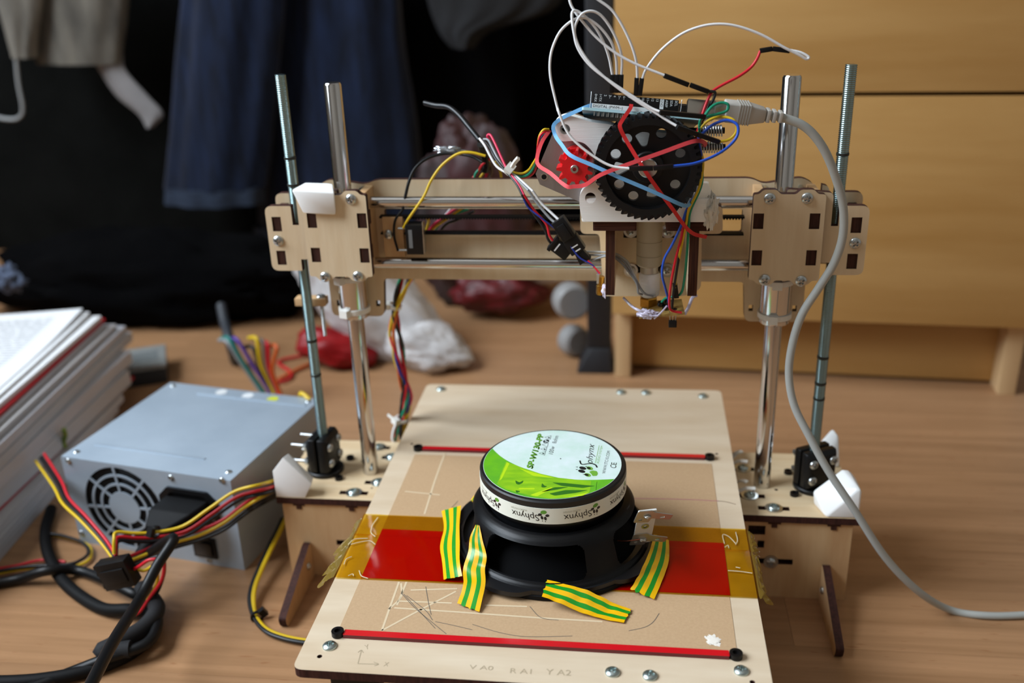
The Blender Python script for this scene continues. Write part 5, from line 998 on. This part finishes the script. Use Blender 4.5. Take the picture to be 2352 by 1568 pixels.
# ------------------------------------------------------------------ sensor leads from the gear to the sensor board
for col, pts in (('blue', [(1604, 316, -84), (1612, 370, -74), (1605, 430, -72), (1578, 480, -72), (1566, 515, -74), (1545, 560, -74), (1526, 595, -72), (1521, 630, -70), (1528, 660, -66), (1536, 690, -58), (1537, 705, -56)]), ('red', [(1600, 340, -72), (1610, 400, -72), (1598, 450, -72), (1574, 490, -72), (1566, 540, -72), (1553, 590, -72), (1543, 640, -70), (1538, 680, -66), (1538, 705, -62), (1545, 714, -60), (1566, 718, -60)]), ('black', [(1606, 330, -70), (1612, 390, -70), (1600, 450, -70), (1576, 495, -70), (1568, 540, -70), (1558, 600, -69), (1550, 650, -66), (1545, 690, -60), (1544, 708, -57)]), ('yellow', [(1604, 316, -82), (1611, 350, -76), (1615, 380, -76), (1606, 430, -74), (1582, 482, -73), (1575, 520, -72), (1562, 580, -70), (1554, 630, -66), (1551, 660, -64)]), ('green', [(1606, 292, -86), (1610, 350, -72), (1612, 420, -72), (1586, 484, -72), (1582, 520, -70), (1578, 580, -68), (1572, 640, -65), (1562, 676, -60), (1530, 684, -54), (1515, 700, -52)])):
    t = tube('sensor_lead', [AY(*p) for p in pts], .8, wm(col)); tag(t, '%s sensor lead hanging from behind the large gear to nozzle board' % col, 'wire', 'sensor leads')
    if col == 'yellow': housing(t, AY(1550, 652, -64), AY(1554, 682, -60), 3, 3)
# ------------------------------------------------------------------ rubber bands
RB_ = mat('red_rubber', '#D8474C', .55, spec=.3, sss=.1); RB2 = mat('red_rubber_deep', '#CC2A2A', .5, spec=.3); BB = mat('blue_rubber', '#6FA9D6', .55, spec=.3, sss=.1)
def band(label, pts, m, w=2.2): tag(ribbon('rubber_band', [AY(*p) for p in pts], w, .9, m, None, 4, (0, -1, .2)), label, 'rubber band', 'rubber bands round the extruder')
band('pale red rubber band stretched from motor round red gear to spring', [(1262, 300, -35), (1243, 330, -50), (1234, 374, -61), (1265, 398, -75), (1300, 427, -86), (1318, 428, -87), (1345, 424, -88), (1378, 402, -94), (1440, 378, -95), (1520, 350, -93), (1580, 328, -91), (1606, 323, -89), (1620, 330, -76), (1614, 336, -60)], RB_, 2.3)
band('deep red rubber band crossing the large gear from header down to shelf', [(1450, 240, -80), (1447, 250, -82), (1428, 278, -90), (1424, 292, -92), (1436, 318, -92), (1452, 345, -93), (1480, 390, -95), (1515, 440, -92), (1545, 480, -90), (1572, 518, -82), (1592, 536, -72), (1612, 542, -66), (1622, 544, -62)], RB2, 2.2)
band('light blue rubber band stretched diagonally over the large gear', [(1400, 232, -60), (1362, 240, -72), (1320, 257, -70), (1285, 275, -68), (1271, 290, -70), (1276, 312, -72), (1290, 332, -80), (1311, 357, -88), (1360, 379, -91), (1420, 406, -93), (1500, 440, -93), (1560, 468, -90), (1578, 472, -82), (1586, 464, -70), (1584, 455, -60)], BB, 2.2)
# ------------------------------------------------------------------ motor wire bundle, shrink tubes and connectors
c8 = lambda x, y, Y: AY(1040+x/9.8, 280+y/9.8, Y)
mb = thing('motor_cable', 'coloured motor wires gathered by a white zip tie above the beam', 'cable', tuple(c8(1280, 1050, -25)))
for col, pts in (('white', [(600, 370, -10), (720, 530, -14), (850, 780, -18), (980, 990, -22), (1150, 1110, -26), (1350, 1180, -30), (1550, 1330, -36), (1800, 1560, -42)]), ('grey', [(690, 390, -8), (800, 410, -10), (900, 600, -14), (1020, 830, -20), (1180, 1060, -25), (1400, 1240, -33), (1700, 1540, -42)]), ('black', [(700, 420, -8), (820, 560, -12), (960, 820, -20), (1160, 1080, -27), (1330, 1260, -33), (1460, 1440, -38), (1560, 1640, -42)]), ('pink', [(840, 420, -8), (780, 330, -8), (800, 285, -8), (860, 310, -10), (960, 500, -15), (1090, 790, -21), (1220, 1060, -27), (1360, 1240, -33), (1520, 1480, -39), (1600, 1640, -42)]),
                 ('yellow', [(1260, 1080, -24), (1400, 1140, -25), (1560, 1160, -27), (1700, 1090, -30), (1800, 950, -34), (1900, 760, -38), (1920, 500, -38), (1960, 300, -38), (2050, 175, -38), (2160, 170, -36)]), ('navy', [(1270, 1100, -24), (1430, 1180, -24), (1600, 1190, -26), (1740, 1100, -29), (1840, 940, -33), (1930, 720, -36), (1960, 480, -36), (2040, 290, -36), (2130, 260, -34)]), ('green', [(1280, 1120, -25), (1440, 1220, -26), (1620, 1220, -28), (1760, 1120, -31), (1860, 930, -35), (1940, 650, -39), (1985, 430, -39), (2060, 300, -37), (2120, 280, -35)]), ('red', [(1280, 1130, -23), (1480, 1250, -24), (1680, 1240, -26), (1840, 1110, -30), (1890, 880, -35), (1915, 560, -39), (1960, 330, -39), (2060, 225, -38), (2150, 215, -36)])):
    tube('wire', [c8(*p) for p in pts], .8, wm(col), mb, 8)
zip_tie('zip_tie', mb, c8(1260, 1090, -27), 2.6, (.75, -.1, -.6), 3.2, (.35, -1, .6), None, 0); tube('zip_tie_tail', [c8(1330, 1020, -34), c8(1400, 900, -35), c8(1480, 810, -36)], 1.5, NYLON, mb, 4, 2)
tag(tube('shrink_tube', [AY(975, 236, 30), AY(1000, 242, 26), AY(1030, 246, 20), AY(1055, 265, 12), AY(1080, 295, 2), AY(1102, 322, -8)], 1.9, mat('shiny_shrink', '#0D0D0F', .35, spec=.35), None, 8), 'shiny black shrink tube end sticking up left of motor wires', 'tube')
ft = thing('shielded_lead', 'black lead with torn foil shield behind the yellow wire', 'wire', tuple(AY(1030, 346, 15)))
tube('sleeve', [AY(930, 455, -2), AY(940, 415, 0), AY(955, 385, 4), AY(985, 362, 8), AY(1030, 352, 10), (AY(1080, 358, 6)), AY(1108, 372, 2)], 1.1, BLK, ft, 8); blob('foil_end', AY(1028, 344, 14), (8, 1.6, 2), 4, .5, mat('torn_foil', '#B9C0C6', .25, .9), ft, -500, 3, 16)
tube('sleeve', [AY(930, 455, -2), AY(925, 480, -3), AY(908, 505, -4), AY(905, 540, -4), AY(914, 576, -5)], .9, BLK, ft, 8)
tag(tube('yellow_lead', [AY(1115, 358, 2), AY(1080, 350, 2), AY(1050, 354, 2), AY(1015, 380, 0), AY(990, 415, -2), AY(973, 452, -4), AY(940, 500, -5), AY(926, 524, -5)], .95, wm('yellow')), 'yellow lead arching from motor wires down to limit switch', 'wire')
hk = thing('wire_knot', 'taped knot of coloured wires standing behind the back beam', 'cable', tuple(AY(1115, 380, 22)))
tube('tape_wrap', [AY(1106, 330, 8), AY(1110, 350, 14), AY(1116, 378, 20), AY(1113, 392, 22)], 3.2, BLK_G, hk, 10)
for col, pts in (('green', [(1125, 358, 18), (1112, 366, 16), (1104, 385, 22), (1092, 400, 22), (1086, 425, 22)]), ('red', [(1128, 362, 18), (1108, 378, 16), (1098, 395, 24), (1084, 412, 24), (1076, 430, 24)]), ('yellow', [(1120, 370, 20), (1116, 390, 22), (1104, 406, 22), (1096, 430, 22)]), ('pink', [(1122, 372, 20), (1120, 392, 24), (1114, 412, 24), (1108, 432, 24)]), ('brown', [(1126, 372, 22), (1129, 392, 24), (1124, 410, 24), (1118, 432, 24)]), ('yellow', [(1136, 372, 22), (1146, 385, 24), (1152, 410, 24), (1152, 432, 24)])): tube('wire', [AY(*p) for p in pts], .95, wm(col), hk, 8)
# wires seen through the beam window, running left to the main harness
for i, (col, pts) in enumerate((('yellow', [(1096, 430, 22), (1070, 470, 24), (1030, 500, 26), (990, 530, 28), (950, 590, 32), (935, 630, 36)]), ('white', [(1080, 440, 24), (1040, 475, 26), (1015, 505, 28), (985, 540, 30), (955, 600, 34), (938, 632, 38)]), ('pink', [(1060, 470, 24), (1010, 505, 26), (985, 530, 28), (958, 590, 34), (945, 635, 36)]), ('green', [(1076, 480, 24), (1025, 500, 27), (1005, 520, 30), (970, 580, 34), (950, 640, 40)]), ('black', [(1090, 485, 24), (1050, 505, 26), (1020, 520, 30), (980, 580, 34), (940, 640, 40)]), ('yellow', [(975, 496, 24), (984, 505, 26), (982, 520, 28), (965, 570, 32), (930, 640, 38)]))):
    tag(tube('harness_wire', [AY(*p) for p in pts], 1.0, wm(col)), '%s harness wire %s through the beam window' % (col, ('sloping', 'slanting', 'passing', 'passing', 'slanting', 'curling')[i]), 'wire', 'wires through the beam window')
hn = thing('wire_harness', 'twisted multicolour wire harness hanging behind the bed on the left', 'cable', tuple(AY(915, 1008, 52)))
axis_ = spline([AY(*p) for p in ((942, 615, 40), (925, 660, 42), (908, 710, 46), (908, 760, 48), (918, 820, 50), (930, 880, 52), (932, 930, 52), (922, 975, 52), (915, 1015, 52))], 8)
for k, col in enumerate(('yellow', 'black', 'red', 'navy', 'yellow', 'black', 'green', 'pink', 'orange')):
    pts = []
    for i, p in enumerate(axis_):
        a = k*2*math.pi/9+i*.16*(1 if k % 2 else -.7)+k; r = 3.4+1.2*math.sin(i*.3+k); pts.append(p+V((math.cos(a)*r, math.sin(a)*r, 0)))
    tube('wire', pts, 1.15, wm(col), hn, 6, 2)
zip_tie('zip_tie', hn, AY(906, 702, 46), 5.2, (-.3, .05, -1), 2.6, (-1, -.6, 0)); zip_tie('zip_tie', hn, AY(924, 962, 52), 5.2, (-.2, .05, -1), 2.6, (-.8, -1, .3), None, 8)
tube('wire', [AY(915, 965, 50), AY(905, 985, 50), AY(902, 1008, 50), AY(912, 1022, 50)], 1.2, wm('white'), hn, 6)
# black inline connectors in front of the beam
def cpx(p, Y): return AY(1220+p[0]/4.704, 480+p[1]/4.704, Y)
def inline(parent, a, b, Y, w, t):
    p0, p1 = cpx(a, Y), cpx(b, Y); F = frame(p0, p1-p0, V((0, 1, 0))); L = (p1-p0).length; return F, L, p0, p1
ic = thing('inline_connector', 'pair of joined black inline connectors hanging before the beam', 'connector', tuple(cpx((440, 330), -46)))
F, L, p0, p1 = inline(ic, (285, 110), (590, 560), -46, 0, 0)
b1 = box('connector_half', 0, L*.44, -4, 4, -4.6, 4.6, BLK, ic, .6, F); b2 = box('connector_half', L*.42, L*.76, -3.4, 3.4, -5.2, 5.2, BLK, ic, .6, F); hull('strain_end', [F((L*.74, a, b)) for a in (-2.6, 2.6) for b in (-3, 3)]+[F((L, a, b)) for a in (-2.6, 2.6) for b in (-4.4, 4.4)], BLK, b2, .5)
box('latch', L*.1, L*.42, -5, -3.8, -2.6, 2.6, BLK, b1, .4, F)
for k in (0, 1): box('white_mark', L*.60+k*3.2, L*.60+k*3.2+.8, -3.55, -3.4, -2.4, 2.4, mat('mark_white', '#D8D8D8', .5), b2, 0, F)
i2 = thing('inline_connector', 'small open black connector below the joined pair before the beam', 'connector', tuple(cpx((310, 430), -44)))
F, L, p0, p1 = inline(i2, (235, 360), (410, 490), -44, 0, 0); bb_ = box('connector_half', 0, L, -3.4, 3.4, -4.4, 4.4, BLK, i2, .6, F); box('rim', -.8, 1.6, -4, 4, -5.4, 5.4, BLK, bb_, .4, F); box('white_mark', L*.25, L*.32, -3.55, -3.4, -3, 3, MATS['mark_white'], bb_, 0, F)
for col, lab, pts in (('white', 'white lead running down beside red lead into joined connector', [(1223.7, 439, -42), (1245, 468, -42), (1270, 492, -44), (1285, 506, -46)]), ('grey', 'grey lead running into the joined black connector', [(1213.5, 437, -42), (1235, 468, -42), (1262, 500, -44), (1276, 512, -46)]), ('red', 'red lead running down into the small open connector', [(1203, 447, -42), (1225, 480, -42), (1255, 515, -43), (1262, 540, -44), (1276, 560, -44)]), ('black', 'black lead running down into the small open connector', [(1199, 447, -42), (1215, 475, -42), (1250, 525, -43), (1258, 548, -44), (1268, 562, -44)])):
    tag(tube('connector_lead', [AY(*p) for p in pts], .85, wm(col)), lab, 'wire', 'leads into the inline connectors')
tag(tube('thin_wire', [AY(1203, 458, -44), AY(1215, 478, -44), AY(1245, 502, -46), AY(1275, 525, -46), AY(1298, 548, -48), AY(1330, 590, -50), AY(1360, 608, -51), AY(1376, 628, -52)], .55, wm('navy')), 'thin navy wire running past connectors to the brass ferrule', 'wire')
tag(tube('thin_wire', [AY(1350, 598, -50), AY(1362, 610, -51), AY(1378, 628, -52.5)], .6, wm('red')), 'thin red wire soldered to the brass ferrule', 'wire')
